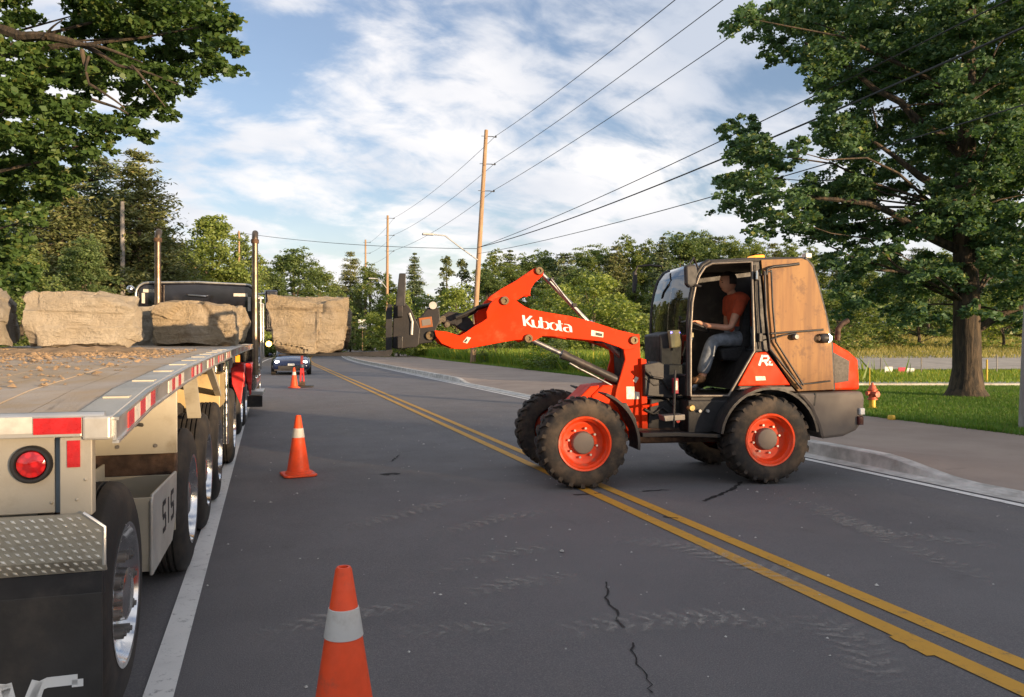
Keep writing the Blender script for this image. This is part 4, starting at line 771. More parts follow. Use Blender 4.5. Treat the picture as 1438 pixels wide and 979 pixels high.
for (a, b) in (((201, 406), (225, 411)), ((199, 411.5), (203.5, 426)), ((328, 412), (348, 416.5)), ((348, 417), (352, 437))):
    p, q = KF(*a, -.01), KF(*b, -.01); MB().b2((p[0], -.010, q[1]), (q[0], -.004, p[1])).build('reflective_strip', M['whitetape'], tractor)
h0, h1 = KF(262, 413, -.08), KF(292, 415, -.08); MB().tube([(h0[0], -.005, h0[1]), (h0[0] + .04, -.09, h0[1] - .02), (h1[0] - .04, -.09, h1[1] - .02), (h1[0], -.005, h1[1])], .018, 8).build('grab_handle', M['chrome'], tractor, smooth=50)
for px, top in ((221.5, 333), (358, 335)):
    x, z = KF(px, top, -.2); st_ = MB(); st_.tube([(x, -.2, .9), (x, -.2, z - .05), (x, -.19, z), (x, -.12, z + .10), (x, -.05, z + .13)], [.066, .060, .062, .064, .064], 16); so = st_.build('exhaust_stack', simple('tarnished_chrome', (.22, .17, .125), .42, 1., var=.25, vs=5, dirt=(.25, .14, .08), dirtamt=.3), tractor, smooth=45)
    MB().cyl((x, -.2, z - .10), (x, -.2, z - .02), .08, 16).build('stack_ring', M['rust'], so, smooth=45)
x, z = KF(183.5, 406, .1); MB().lathe([(.001, -.07), (.05, -.06), (.075, -.02), (.07, .05), (.001, .09)], 16, lambda r, a, h: (x + r * math.cos(a), .1 + h, z + r * math.sin(a))).build('work_lamp', M['chrome'], tractor, smooth=60)
MB().cyl((x, .1, z), (xl + .05, .1, z - .05), .02, 8).build('lamp_bracket', M['black'], tractor)
for px, pz0, pz1 in ((366, 415, 520), (369.5, 425, 505)):
    x, z0 = KF(px, pz1, .35); x, z1 = KF(px, pz0, .35); MB().tube([(x - .08, .35, z1), (x, .35, z1 - .03), (x, .35, z0 + .03), (x - .08, .35, z0)], .022, 8).build('grab_rail', M['alu'], tractor, smooth=50)
MB().b2((xl + .35, 1.72, .9), (xr_ - .30, 3.6, 2.55)).build('cab', M['blackgloss'], tractor, bevel=.12); MB().b2((xl + .55, 3.62, .8), (xr_ - .45, 5.7, 1.75)).build('hood', M['blackgloss'], tractor, bevel=.15)
MB().b2((xl + .3, -4.0, .62), (xl + .55, 5.6, .9)).build('frame_rail', M['black'], tractor); MB().b2((xr_ - .75, -4.0, .62), (xr_ - .5, 5.6, .9)).build('frame_rail', M['black'], tractor)
MB().cyl((xr_ - .33, .35, .72), (xr_ - .33, 2.6, .72), .31, 20).build('fuel_tank', M['chrome'], tractor, smooth=50); MB().cyl((xl + .33, .35, .72), (xl + .33, 2.6, .72), .31, 20).build('fuel_tank', M['chrome'], tractor, smooth=50)
MB().b2((xr_ - .30, .1, .46), (xr_ + .12, 1.1, .55)).build('step', M['alu'], tractor, bevel=.015); MB().b2((xr_ - .35, .05, .22), (xr_ + .10, .08, .455)).build('mud_flap', M['tyre'], tractor)
x, z = KF(377.5, 483, 1.3); MB().lathe([(.001, -.05), (.05, -.04), (.065, .0), (.06, .05)], 14, lambda r, a, h: (x + r * math.cos(a), 1.3 + h, z + r * math.sin(a))).build('hazard_lamp', M['amberlit'], tractor, smooth=60); MB().cyl((x, 1.36, z), (xr_ - .1, 1.36, z - .02), .03, 8).build('lamp_bracket', M['black'], tractor)
# door mirror on its bracket
m0, m1 = KF(372, 407, 2.6), KF(390, 466, 2.6); mm = MB(); mm.b2((m0[0], 2.6, m1[1]), (m1[0], 2.72, m0[1])); mo = mm.build('door_mirror', M['blackgloss'], tractor, bevel=.05)
for z in (m0[1] - .08, m1[1] + .1): MB().tube([(xr_ - .3, 2.75, z - .05), (m0[0], 2.7, z), ((m0[0] + m1[0]) / 2, 2.68, z)], .02, 8).build('mirror_arm', M['chrome'], mo, smooth=50)
MB().lathe([(.001, -.05), (.05, -.03), (.05, .03), (.001, .05)], 12, lambda r, a, h: (KF(367, 419, 2.5)[0] + r * math.cos(a), 2.5 + h, KF(367, 419, 2.5)[1] + r * math.sin(a))).build('marker_lamp', M['chrome'], tractor, smooth=60)
# drive and steer wheels, red quarter fenders
for yc in (-3.0, -1.65): wheel_set(tractor, xr_ - .14, yc); 
wheel_set(tractor, xr_ - .10, 4.4, dual=False)
for yc in (-3.0, -1.65, 4.4): MB().lathe([(.30, 0), (.49, .01), (.49, .28), (.30, .29)], 24, lambda r, a, h: (xl + .12 + h, yc + r * math.cos(a), .49 + r * math.sin(a))).build('tyre', M['tyre'], tractor, smooth=40)
for (poly, y) in (([(324, 517), (342.5, 511), (343, 530), (338, 569), (331, 552), (326, 540)], -3.62), ([(344.5, 510), (353.5, 511), (353, 553), (350.5, 556), (346, 530)], -2.22)):
    P_ = [KF(*q, y) for q in poly]; mb = MB(); mb.prism(P_, y, y + .03, fx); fo = mb.build('red_fender', M['redfender'], tractor, bevel=.01)
    x0 = min(p[0] for p in P_); x1 = max(p[0] for p in P_); zt_ = max(p[1] for p in P_); mb = MB(); pr = [(.54 + math.sin(R(a)) * 0, a) for a in range(100, 172, 12)]
    vs = [];
    for _, a in pr:
        for x in (x0, x1):
            vs.append((x, y + .62 + .60 * math.cos(R(a)), .62 + .60 * math.sin(R(a)) + (zt_ - 1.20)))
    mb.add(vs, [(2 * i, 2 * i + 1, 2 * i + 3, 2 * i + 2) for i in range(len(pr) - 1)]); fo2 = mb.build('fender_top', M['redfender'], fo, smooth=60); s_ = fo2.modifiers.new('t', 'SOLIDIFY'); s_.thickness = .02
# ================================================================== WHEEL LOADER
lo = Vector((3.352, 8.387, 0)); LRZ = math.atan2(.1514, -.9885); LM = Matrix.Translation(lo) @ Matrix.Rotation(LRZ, 4, 'Z'); LI = LM.inverted()
loader = thing('wheel_loader', 'orange compact wheel loader turning across the road with a boulder on its forks', 'wheel loader', lo, LRZ)
def P(px, py, y=.64): h = plane_hit(LI, 1, y, px, py); return (h.x, h.z)
def PP(px, py, y=.64): h = plane_hit(LI, 1, y, px, py); return Vector((h.x, y, h.z))
def poly(pts, y): return [P(a, b, y) for a, b in pts]
def sideplate(name, pts, y0, y1, mat, parent=loader, bevel=.008, at_y=None, label=None):
    return MB().prism(poly(pts, y1 if at_y is None else at_y), y0, y1).build(name, mat, parent, bevel=bevel, label=label)
# ---- wheels
def loader_wheel(xc, side, spin, muddy=None):
    rr, w = .5, .37; s = side; yo = s * .865
    def fn(r, a, h): return (xc + r * math.cos(a), yo - s * h, rr + r * math.sin(a))
    rim = MB(); rim.lathe([(.285, .035), (.296, .015), (.290, .0), (.272, .004), (.262, .03), (.245, .045), (.235, .10), (.225, .115), (.195, .115), (.18, .125), (.118, .125)], 48, fn)
    wo = rim.build('wheel', M['rimorange'], loader, smooth=35)
    hb = MB(); hb.lathe([(.125, .13), (.122, .085), (.112, .07), (.10, .066), (.03, .062), (.001, .062)], 28, fn); hb.build('hub', M['grey'], wo, smooth=35)
    for k in range(8):
        a = 2 * math.pi * k / 8 + spin; y0 = yo - s * .116; y1 = yo - s * .092; c = (xc + .158 * math.cos(a), rr + .158 * math.sin(a)); MB().cyl((c[0], y0, c[1]), (c[0], y1, c[1]), .013, 6).build('wheel_nut', M['aluw'], wo)
    t = MB(); pr = [(.283, .03), (.292, .012), (.315, .002), (.37, -.004), (.42, .0), (.445, .012), (.462, .035), (.470, .07), (.474, w / 2)]; t.lathe(pr + [(r, w - h) for r, h in pr[::-1]][1:], 56, fn)
    nl = 22
    for k in range(nl):
        for sd in (0, 1):
            a0 = 2 * math.pi * (k + .5 * sd) / nl + spin; hs = [(.004, .0), (.05, .045), (.10, .085), (.17, .12), (.205, .128)]; vs = []
            for h, da in hs:
                hh = h if sd == 0 else w - h; r_out = .492 if h > .03 else .472; r_in = .45 if h > .03 else .425; dw = .055
                for ang, r in ((a0 - da - dw, r_in), (a0 - da - dw * .75, r_out), (a0 - da + dw * .75, r_out), (a0 - da + dw, r_in)): vs.append(fn(r, ang, hh))
            n = len(hs); t.add(vs, [(4 * i + j, 4 * i + (j + 1) % 4, 4 * i + 4 + (j + 1) % 4, 4 * i + 4 + j) for i in range(n - 1) for j in range(4)] + [(0, 1, 2, 3), (4 * n - 4, 4 * n - 3, 4 * n - 2, 4 * n - 1)])
    t.build('tyre', M['dtyre'], wo, smooth=28); return wo
XR = -2.107
for xc in (0, XR):
    for sd in (1, -1): loader_wheel(xc, sd, .2 if xc == 0 else .55)
    MB().cyl((xc, -.6, .5), (xc, .6, .5), .13, 16).build('axle', M['black'], loader, smooth=40)
# ---- front frame and tower
for s in (1, -1):
    y0, y1 = (.27, .31) if s > 0 else (-.31, -.27)
    pts = [(872, 471), (898, 469), (899.5, 504), (907, 505), (909, 617), (884, 616), (876, 590), (862, 566), (866, 546), (872, 526), (878, 505)]
    sideplate('tower_plate', pts, y0, y1, M['orange'], at_y=.31)
xa, za = P(899.5, 505, .31); xb, zb_ = P(908, 617, .31)
MB().prism([P(899.8, 503, .34), P(907.5, 505, .34), P(910, 617, .34), P(901.5, 617, .34)], .311, .345).build('tower_edge', M['orange'], loader, bevel=.006)
MB().prism(poly([(830, 556), (846, 541), (866, 540), (884, 556), (890, 600), (880, 618), (850, 610), (836, 590)], .26), -.26, .26).build('front_frame', M['orange'], loader, bevel=.02)
MB().prism(poly([(806, 566), (829, 543), (842, 541), (838, 552), (826, 566)], .24), -.24, .24).build('frame_nose', M['orange'], loader, bevel=.012)
MB().prism(poly([(872, 480), (890, 478), (894, 540), (874, 545)], .1), -.22, .22).build('tower_core', M['carriage'], loader, bevel=.01)
# ---- lift arms
ARM = [(610, 464), (628, 466), (645, 471.5), (655, 466), (664, 459.5), (677, 452), (684, 447), (683, 438), (688, 427), (696, 419), (708, 415), (719, 418), (729, 425), (737, 430.5), (746, 434.5), (770, 439), (799, 443.6), (831, 451.6), (868, 463.5), (888, 468), (896, 471), (897.5, 480), (890, 490), (878, 492), (870, 488), (845, 479.5), (804, 475.5), (778, 472.5), (762, 472), (752, 478), (742, 481), (735, 477), (722, 478), (699, 482), (675, 486.5), (651, 490.5), (638, 490), (620, 482.5), (612, 472)]
arms = []
for s in (1, -1): arms.append(sideplate('lift_arm', ARM, .34 * s - .025, .34 * s + .025, M['orange'], at_y=.365, bevel=.006))
for px, py, r, m in ((700, 462, .06, 'orange'), (630, 478, .045, 'orange'), (860, 476, .05, 'carriage')):
    a = P(px, py, .34); MB().cyl((a[0], -.315, a[1]), (a[0], .315, a[1]), r, 16).build('cross_tube', M[m], loader, smooth=40)
def boss(px, py, y, r=.052, parent=loader, t=.03):
    a = P(px, py, y); mb = MB(); f = lambda rr, an, h: (a[0] + rr * math.cos(an), y + h, a[1] + rr * math.sin(an))
    mb.lathe([(r, -.01), (r, t * .6), (r * .85, t), (r * .45, t), (r * .4, t * .5), (.001, t * .5)], 20, f); return mb.build('pivot_pin', simple('brass_pin', (.17, .12, .065), .45, .6, var=.25, vs=30), parent, smooth=40)
for px, py in ((708.5, 422.5), (742, 475.5), (890, 478)): boss(px, py, .366, .05, arms[0])
# bell crank between the arms
BC = [(668, 440), (676, 430), (690, 415), (705, 405), (725, 394), (744, 381), (752, 376), (758, 375), (763.5, 379), (763, 386), (757, 392), (751, 397), (746, 405), (744.5, 412), (745, 416), (738, 414.5), (727, 421), (716, 430), (704, 434), (694, 446), (682, 459), (670, 458)]
bc = MB()
for y0, y1 in ((-.11, -.075), (.075, .11)): bc.prism(poly(BC, .11), y0, y1)
bco = bc.build('bell_crank', M['orange'], loader, bevel=.006); boss(757, 380.5, .111, .048, bco)
a = P(735, 398, .0); MB().bar((a[0] - .02, -.074, a[1]), (a[0] - .02, .074, a[1]), .10, .10).build('crank_web', M['orange'], bco)
# ---- hydraulics
def cylinder(a, b, r, split, rod, name='hydraulic_cylinder', off=0.):
    a, b = Vector(a), Vector(b); m = a.lerp(b, split); mb = MB(); mb.cyl(m, b, r, 18); mb.cyl(m.lerp(a, .02), m.lerp(b, .06), r * 1.15, 18); o = mb.build(name, M['grey'] if off == 0 else M['rod'], loader, smooth=40); MB().cyl(a, m, rod, 14).build('piston_rod', M['rod'], o, smooth=40); return o
M['rod'] = simple('dull_chrome_rod', (.42, .41, .40), .34, .9, var=.15, vs=8, dirt=(.12, .10, .08), dirtamt=.3)
M['cylgrey'] = simple('cylinder_grey', (.055, .05, .048), .4, .3, var=.2, vs=6, dirt=(.16, .11, .08), dirtamt=.3); M['grey_'] = M['grey']; M['grey'] = M['cylgrey']
for y in (.24, -.24): cylinder(PP(742, 475.5, y), PP(872, 536, y), .047, .36, .026)
for y in (.24, -.24):
    A, B = PP(762, 489, y), PP(866, 545, y); MB().tube([PP(800, 510, y), PP(812, 517, y), PP(830, 526, y), B], .014, 8).build('oil_pipe', M['rod'], loader, smooth=50)
M['grey'] = M['grey_']
cyl = cylinder(PP(757, 380.5, 0), PP(884, 512, 0), .042, .56, .026, off=1)
MB().tube([PP(774, 392, .07), PP(792, 415, .07), PP(806, 432, .07), PP(832, 460, .07)], .013, 8).build('oil_pipe', M['rod'], loader, smooth=50); MB().box(PP(775, 392, .05), (.035, .06, .035)).build('pipe_clamp', M['carriage'], loader); MB().box(PP(806, 429, .05), (.045, .1, .045)).build('pipe_clamp', M['carriage'], loader)
for i, y in enumerate((.20, .15, -.05)):
    MB().tube([PP(640, 446 + i * 2, y), PP(655, 440 + i * 2, y), PP(672, 431 + i * 2, y), PP(690, 427 + i, y), PP(702, 431, y), PP(708, 441, y)], .019, 8).build('hydraulic_hose', M['hose'], loader, smooth=50)
MB().prism(poly([(619, 444), (630, 437), (648, 440), (660, 447), (666, 456), (664, 463), (654, 466), (645, 462), (638, 456), (622, 455)], .08), -.08, .08).build('tilt_link', M['carriage'], loader, bevel=.01)
for px, py, r in ((622, 448, .035), (628, 456, .03), (616, 452, .03)): a = P(px, py, .12); MB().cyl((a[0], -.10, a[1]), (a[0], .14, a[1]), r, 12).build('link_pin', simple('worn_pin', (.16, .13, .09), .4, .6, var=.3, vs=30), loader, smooth=40)
# ---- quick hitch, fork carriage and forks
hp = [(586, 446), (592, 444), (603, 430), (609, 428), (617, 434), (618, 450), (612, 463), (613, 474), (606, 481), (584, 484), (578, 470)]
for y0, y1 in ((.24, .28), (-.28, -.24)): sideplate('quick_hitch', hp, y0, y1, M['carriage'], at_y=.28)
boss(603.5, 471.5, .281, .05); a = P(608, 429, .30); MB().cyl((a[0], .20, a[1]), (a[0], .31, a[1]), .042, 18).build('hitch_pin', M['aluw'], loader, smooth=40)
sideplate('hitch_plate', [(588, 447), (606, 444.5), (608, 459), (590, 461)], .2805, .288, simple('rusty_orange', (.30, .09, .02), .6, dirt=(.10, .05, .03), dirtamt=.5), bevel=.003); sideplate('hitch_window', [(592, 449.5), (604, 447.5), (605, 456), (593, 458)], .2885, .293, M['grey'], bevel=.002)
cw = .56
cpts = [(553, 428), (569, 425), (577, 434), (583, 447), (590, 462), (588, 484), (584, 488), (556, 490), (551, 489)]
for y0, y1 in ((.30, .335), (-.335, -.30)): sideplate('carriage_plate', cpts, y0, y1, M['carriage'], at_y=.335)
a = P(552, 428, .3); b = P(558, 489, .3)
MB().b2((a[0] - .10, -cw, b[1]), (a[0] - .045, cw, b[1] + .13)).build('carriage_bar', M['carriage'], loader, bevel=.006); MB().b2((a[0] - .10, -cw, a[1] - .14), (a[0] - .045, cw, a[1] - .02)).build('carriage_bar', M['carriage'], loader, bevel=.006)
m0 = P(558, 384, .06); m1 = P(569, 430, .06)
mast = MB(); mast.prism(poly([(560.5, 384), (570, 384), (569, 430), (555.5, 430)], .36), .28, .36); mast.build('carriage_mast', M['black'], loader, bevel=.006)
mast = MB(); mast.prism(poly([(560.5, 384), (570, 384), (569, 430), (555.5, 430)], .36), -.36, -.28); mast.build('carriage_mast', M['black'], loader, bevel=.006)
MB().bar(PP(565, 387, .279), PP(565, 387, .279) - Vector((0, .558, 0)), .05, .05).build('mast_head', M['black'], loader)
a = P(574, 445, .3); MB().tube([PP(575, 440, .34), PP(579, 452, .35), PP(578, 470, .345)], .014, 6).build('carriage_stop', M['aluw'], loader)
fz = P(545, 493, .3)[1]; fx0 = P(543.5, 470, .36)[0]; tip = P(392, 492, .3)[0]
for yc in (.30, -.30):
    f = MB(); f.prism([(fx0 - .055, fz - .015), (fx0 - .055, P(547, 428, .36)[1]), (fx0 - .01, P(547, 428, .36)[1] + .01), (fx0 + .012, P(545, 440, .36)[1]), (fx0 + .012, fz - .005), (fx0 + .008, fz + .0), (tip, fz - .035), (tip - .0, fz - .045), (fx0 - .03, fz - .06)], yc - .06, yc + .06); f.build('fork', M['black'], loader, bevel=.006)
fz_top = fz - .03
# boulder resting on the forks
bl = P(379, 447, .15)[0]; br = P(493, 447, .15)[0]; bt = P(430, 405, .3)[1]; bc_ = LM @ Vector(((bl + br) / 2, 0, fz - .024))
rock('squared golden boulder lifted on the loader forks', bc_, (abs(bl - br) - .09, 1.05, bt - fz - .03), LRZ + math.pi, 29, M['rockgold'], .85, (.76, .92), squeeze=.09)
# ---- mudguards
def guard(name, cx, cz, r, a0, a1, y0, y1, mat, parent=loader, th=.018):
    mb = MB(); n = 18
    prof = [(r, y0), (r, y1), (r - .028, y1), (r - .028, y1 - .012), (r - th, y1 - .012), (r - th, y0)]
    mb.lathe(prof, n, lambda rr, a, h: (cx + rr * math.cos(a), h, cz + rr * math.sin(a)), True, (R(a0), R(a1))); return mb.build(name, mat, parent, smooth=40)
for s in (1, -1): guard('front_mudguard', -.02, .48, .60, 112, 186, .50 if s > 0 else -.84, .84 if s > 0 else -.50, M['plastic'])
for s in (1, -1): guard('rear_mudguard', XR, .5, .585, 8, 172, .45 if s > 0 else -.86, .86 if s > 0 else -.45, M['plastic'])
sideplate('mudguard_stay', [(866, 566), (880, 566), (893, 588), (898, 612), (888, 612)], .40, .46, M['black'])
# ---- chassis, articulation, steps
MB().prism(poly([(912, 560), (1030, 560), (1150, 560), (1180, 580), (1150, 606), (930, 612), (908, 600)], .3), -.34, .34).build('rear_frame', M['black'], loader, bevel=.015)
sideplate('side_box', [(966, 562), (1030, 562), (1024, 590), (1016, 607), (966, 609)], .36, .62, M['black'], bevel=.015)
sideplate('valve_block', [(905, 512), (925, 508), (934, 512), (958, 512), (960, 560), (906, 556)], .18, .42, M['black'], bevel=.01); sideplate('articulation_joint', [(884, 560), (932, 556), (940, 608), (886, 610)], -.2, .2, M['carriage'], bevel=.02)
sideplate('extinguisher', [(945.5, 531), (953, 531), (954, 553), (946, 553)], .50, .56, simple('dark_red_enamel', (.25, .012, .03), .4), bevel=.008); sideplate('decal', [(947.3, 535), (951.3, 535), (951.6, 548), (947.8, 548)], .5605, .563, M['label'], bevel=0)
for i, (q, w) in enumerate((([(906, 520), (916, 530), (930, 532), (938, 545), (952, 547)], .016), ([(905, 530), (918, 541), (934, 538), (948, 556)], .016), ([(904, 545), (920, 552), (938, 560), (950, 575)], .014), ([(905, 575), (918, 582), (930, 572), (946, 585)], .02), ([(910, 508), (920, 520), (924, 540), (912, 556)], .014))): MB().tube([PP(*p, .44 - .03 * i) for p in q], w, 8).build('hydraulic_hose', M['hose'], loader, smooth=50)
for q in ([(902, 571), (912, 570), (924, 567)],): MB().tube([PP(*p, .45) for p in q], .016, 8).build('lock_bar', M['orange'], loader, smooth=50)
sideplate('step', [(902, 608), (950, 607), (1012, 610), (1012, 615), (950, 613), (902, 614.5)], .50, .72, M['black'], bevel=.006); sideplate('step', [(932, 584), (962, 582), (962, 590), (934, 592)], .52, .70, M['steel'], bevel=.006)
MB().tube([PP(948, 520, .66), PP(947, 560, .68), PP(946, 600, .70)], .012, 6).build('step_rail', M['black'], loader)
a = PP(971, 573, .62); MB().lathe([(.001, .03), (.03, .03), (.045, .0), (.045, -.03)], 14, lambda r, an, h: (a.x + r * math.cos(an), a.y + h, a.z + r * math.sin(an))).build('filler_cap', simple('brass', (.45, .33, .14), .4, .7), loader, smooth=40)
for px, py in ((982, 577), (993, 577)): a = PP(px, py, .625); MB().cyl(a, a + Vector((0, .03, 0)), .018, 8).build('nipple', M['aluw'], loader)
a = PP(951.5, 591, .60); MB().cyl(a, a + Vector((0, .02, 0)), .022, 12).build('side_marker', simple('marker_red', (.6, .05, .03), .4), loader)
MB().b2((XR + .22, -.55, .42), (-.72, .35, .60)).build('belly_guard', M['rust'], loader, bevel=.02)
# ---- cab
YC = .64
front = [(967, 556), (967.5, 500), (968, 443), (970, 420), (973.5, 402), (979, 384), (987, 372), (997, 366)]
roofl = [(997, 366), (1020, 364), (1055, 363), (1100, 362), (1131, 362.5)]
back = [(1131, 362.5), (1141, 373), (1149, 400), (1161, 448), (1168, 484), (1171, 548)]
fl_ = poly(front, YC); rl_ = poly(roofl, YC); bl_ = poly(back, YC)
for s in (1, -1):
    y = s * (YC - .02)
    MB().tube([(x, y, z) for x, z in fl_], .026, 8).build('a_pillar', M['plastic'], loader, smooth=50)
    MB().tube([(x, y, z) for x, z in bl_], .026, 8).build('c_pillar', M['plastic'], loader, smooth=50)
# roof with rounded rim
rf = MB(); top = poly([(990, 369), (999, 364.2), (1055, 361.5), (1128, 360.5), (1136, 365), (1128, 368), (1055, 369), (1000, 371)], YC); rf.prism(top, -YC + .0, YC - .0); rf.build('cab_roof', M['plastic'], loader, bevel=.03)
# windscreen: a sheet bent along the front pillars
def sheet(name, line, y0, y1, mat, th=.006, ny=2):
    mb = MB(); k = len(line); mb.add([(x, y0 + (y1 - y0) * j / (ny - 1), z) for x, z in line for j in range(ny)], [(i * ny + j, i * ny + j + 1, (i + 1) * ny + j + 1, (i + 1) * ny + j) for i in range(k - 1) for j in range(ny - 1)])
    o = mb.build(name, mat, loader, smooth=60); m = o.modifiers.new('t', 'SOLIDIFY'); m.thickness = th; return o
fine = [];
for i in range(len(fl_) - 1):
    for t in (0, .25, .5, .75): fine.append((fl_[i][0] + (fl_[i + 1][0] - fl_[i][0]) * t, fl_[i][1] + (fl_[i + 1][1] - fl_[i][1]) * t))
fine.append(fl_[-1]); bulge = []
zlow = P(966, 534, YC)[1]; gl_ = MB(); ny = 11; rowz = [q for q in fine if q[1] >= zlow]; vs = []
for x, z in rowz:
    for j in range(ny): yy = -1 + 2 * j / (ny - 1); vs.append((x + .03 * (1 - yy * yy) + .01, yy * (YC - .03), z))
gl_.add(vs, [(i * ny + j, i * ny + j + 1, (i + 1) * ny + j + 1, (i + 1) * ny + j) for i in range(len(rowz) - 1) for j in range(ny - 1)])
go = gl_.build('windscreen', M['glass'], loader, smooth=70)
MB().tube([(rowz[0][0] + .03 * (1 - (j / 5 - 1) ** 2) + .01, (j / 5 - 1) * (YC - .03), rowz[0][1]) for j in range(11)], .022, 6).build('windscreen_sill', M['plastic'], loader, smooth=50)
MB().prism([(rowz[0][0] - .03, rowz[0][1] - .01), (rowz[0][0] + .02, rowz[0][1] - .01), (fl_[0][0] + .02, fl_[0][1]), (fl_[0][0] - .03, fl_[0][1])], -.60, .60).build('cab_front', M['plastic'], loader)
# door frame (near side): metal edge round the open doorway
df = [(969.5, 556), (1023, 556), (1059, 493), (1055.5, 368), (1000, 370), (990, 375), (982, 387), (976, 404), (972, 425), (969.5, 470), (969.5, 556)]
M['frame'] = simple('worn_door_frame', (.16, .14, .12), .4, .5, var=.2, vs=8)
MB().tube([PP(*q, YC + .005) for q in df], .017, 8).build('door_frame', M['frame'], loader, smooth=50)
sideplate('b_pillar', [(1057, 366), (1068, 366), (1071, 420), (1075, 470), (1080, 488), (1078, 494), (1061, 494), (1059, 430)], YC - .06, YC - .01, M['plastic'], bevel=.006)
MB().tube([PP(1061.5, 372, YC + .01), PP(1063, 420, YC + .01), PP(1066, 470, YC + .01), PP(1068, 490, YC + .01)], .008, 6).build('door_seal', M['frame'], loader)
for px, py in ((1062.5, 388), (1067.5, 474)): a = PP(px, py, YC + .02); MB().box(a, (.045, .04, .10)).build('door_hinge', M['black'], loader, bevel=.008)
a = PP(1062.5, 386, YC + .05); MB().cyl(a + Vector((0, 0, -.045)), a + Vector((0, 0, .045)), .012, 8).build('door_latch', M['chrome'], loader)
# plywood over the rear side windows, with the grab bars bolted over it
PLY = [(1069, 365), (1126, 363), (1134, 366), (1141, 375), (1149, 401), (1161, 448), (1168, 485), (1171, 547), (1121, 549.5), (1112, 540), (1081, 489), (1076.5, 440)]
po = sideplate('plywood_panel', PLY, YC - .005, YC + .013, M['ply'], bevel=.002)
MB().prism(poly([(1069, 365), (1126, 363), (1134, 366), (1141, 375), (1149, 401), (1161, 448), (1168, 485), (1171, 547), (1036, 547), (1030, 556), (968, 556), (968, 440), (975, 400), (985, 376), (997, 368)], YC), -YC - .0, -YC + .02).build('far_side_blackout', M['black'], loader)  # black sheet put in so the cab interior stays dark
MB().prism(poly(PLY, YC), -YC - .016, -YC - .002).build('plywood_panel', M['ply'], loader)
yb = YC + .05
def bar_(pts, r=.011, name='grab_bar'): return MB().tube([PP(*q, yb) for q in pts], r, 8).build(name, M['black'], loader, smooth=50)
bar_([(1122, 370.5), (1108, 372.5), (1086, 374.5), (1077, 378), (1076, 386)], .017); bar_([(1073.5, 381), (1075.5, 440), (1081, 490), (1126, 546)], .013); bar_([(1083, 379), (1085, 430), (1089.5, 480), (1128, 541)], .011)
bar_([(1074, 382), (1084, 381)], .010); bar_([(1082, 468.5), (1108, 466.5), (1131, 465), (1156, 463)], .012); bar_([(1082, 477), (1100, 471), (1118, 468)], .008); bar_([(1122, 539.5), (1140, 538.5), (1166, 535)], .009)
a = PP(1117.5, 473, YC + .05); MB().lathe([(.001, .03), (.025, .03), (.036, .012), (.036, -.03)], 14, lambda r, an, h: (a.x + r * math.cos(an), a.y + h, a.z + r * math.sin(an))).build('lock_knob', M['steel'], loader, smooth=40)
lmp = PP(1156, 475, YC + .04); MB().lathe([(.03, -.05), (.05, -.03), (.055, .0), (.055, .05)], 16, lambda r, an, h: (lmp.x - h, lmp.y + r * math.cos(an), lmp.z + r * math.sin(an))).build('work_lamp', M['black'], loader, smooth=40)
MB().lathe([(.001, .055), (.03, .045), (.048, .02), (.052, .0)], 16, lambda r, an, h: (lmp.x - .05 - h, lmp.y + r * math.cos(an), lmp.z + r * math.sin(an))).build('lamp_bulb', M['lamp'], loader, smooth=60)
a = PP(1133, 363, YC - .05); MB().box(a + Vector((0, 0, .03)), (.08, .09, .06)).build('roof_lamp', M['aluw'], loader, bevel=.012)
# inside the cab
zf = P(990, 556, YC)[1]
MB().b2((fl_[0][0] - .05, -.6, zf - .05), (bl_[-1][0] + .1, .6, zf)).build('cab_floor', M['black'], loader)
MB().prism(poly([(1036, 548), (1062, 494), (1166, 484), (1170, 548)], YC - .05), -.60, .585).build('engine_bulkhead', M['plastic'], loader)
sheet('rear_window', bl_[1:5], -.6, .6, M['darkglass'])
st = PP(1040, 490, 0); MB().prism(poly([(1012, 490), (1048, 486), (1052, 496), (1046, 508), (1016, 506)], .25), -.24, .24).build('seat', M['seat'], loader, bevel=.03); MB().prism(poly([(1044, 490), (1057, 488), (1056, 420), (1050, 408), (1046, 420)], .25), -.22, .22).build('seat_back', M['seat'], loader, bevel=.03)
MB().prism(poly([(940, 464), (955, 463), (957, 487), (943, 489)], .30), .22, .30).build('display_unit', M['yellowgreen'], loader, bevel=.012)
sideplate('dashboard', [(926, 470), (950, 464), (958, 480), (956, 530), (928, 530)], -.35, .21, M['plastic'], bevel=.02)
a = PP(942.5, 467, .31); MB().cyl(a, a + Vector((.0, .012, 0)), .009, 8).build('indicator', M['led'], loader)
MB().cyl(PP(958, 500, 0), PP(972, 462, 0), .035, 10).build('steering_column', M['black'], loader)
swc = PP(974, 458, .02); ax = Vector((-.35, 0, .94)).normalized(); e1 = Vector((0, 1, 0)); e2 = ax.cross(e1); ring = [swc + (e1 * math.cos(t) + e2 * math.sin(t)) * .19 for t in [2 * math.pi * i / 24 for i in range(25)]]
swm = MB(); swm.tube(ring, .014, 8, False); swm.tube([ring[0], swc, ring[12]], .012, 6); swm.build('steering_wheel', M['plastic'], loader, smooth=60)
MB().cyl(PP(968, 490, .38), PP(972, 474, .38), .012, 8).build('control_lever', M['chrome'], loader); MB().lathe([(.001, .03), (.025, .02), (.025, -.03), (.001, -.04)], 12, lambda r, an, h: tuple(PP(971, 470, .38) + Vector((r * math.cos(an), r * math.sin(an), h)))).build('lever_knob', M['yellowgreen'], loader, smooth=60)
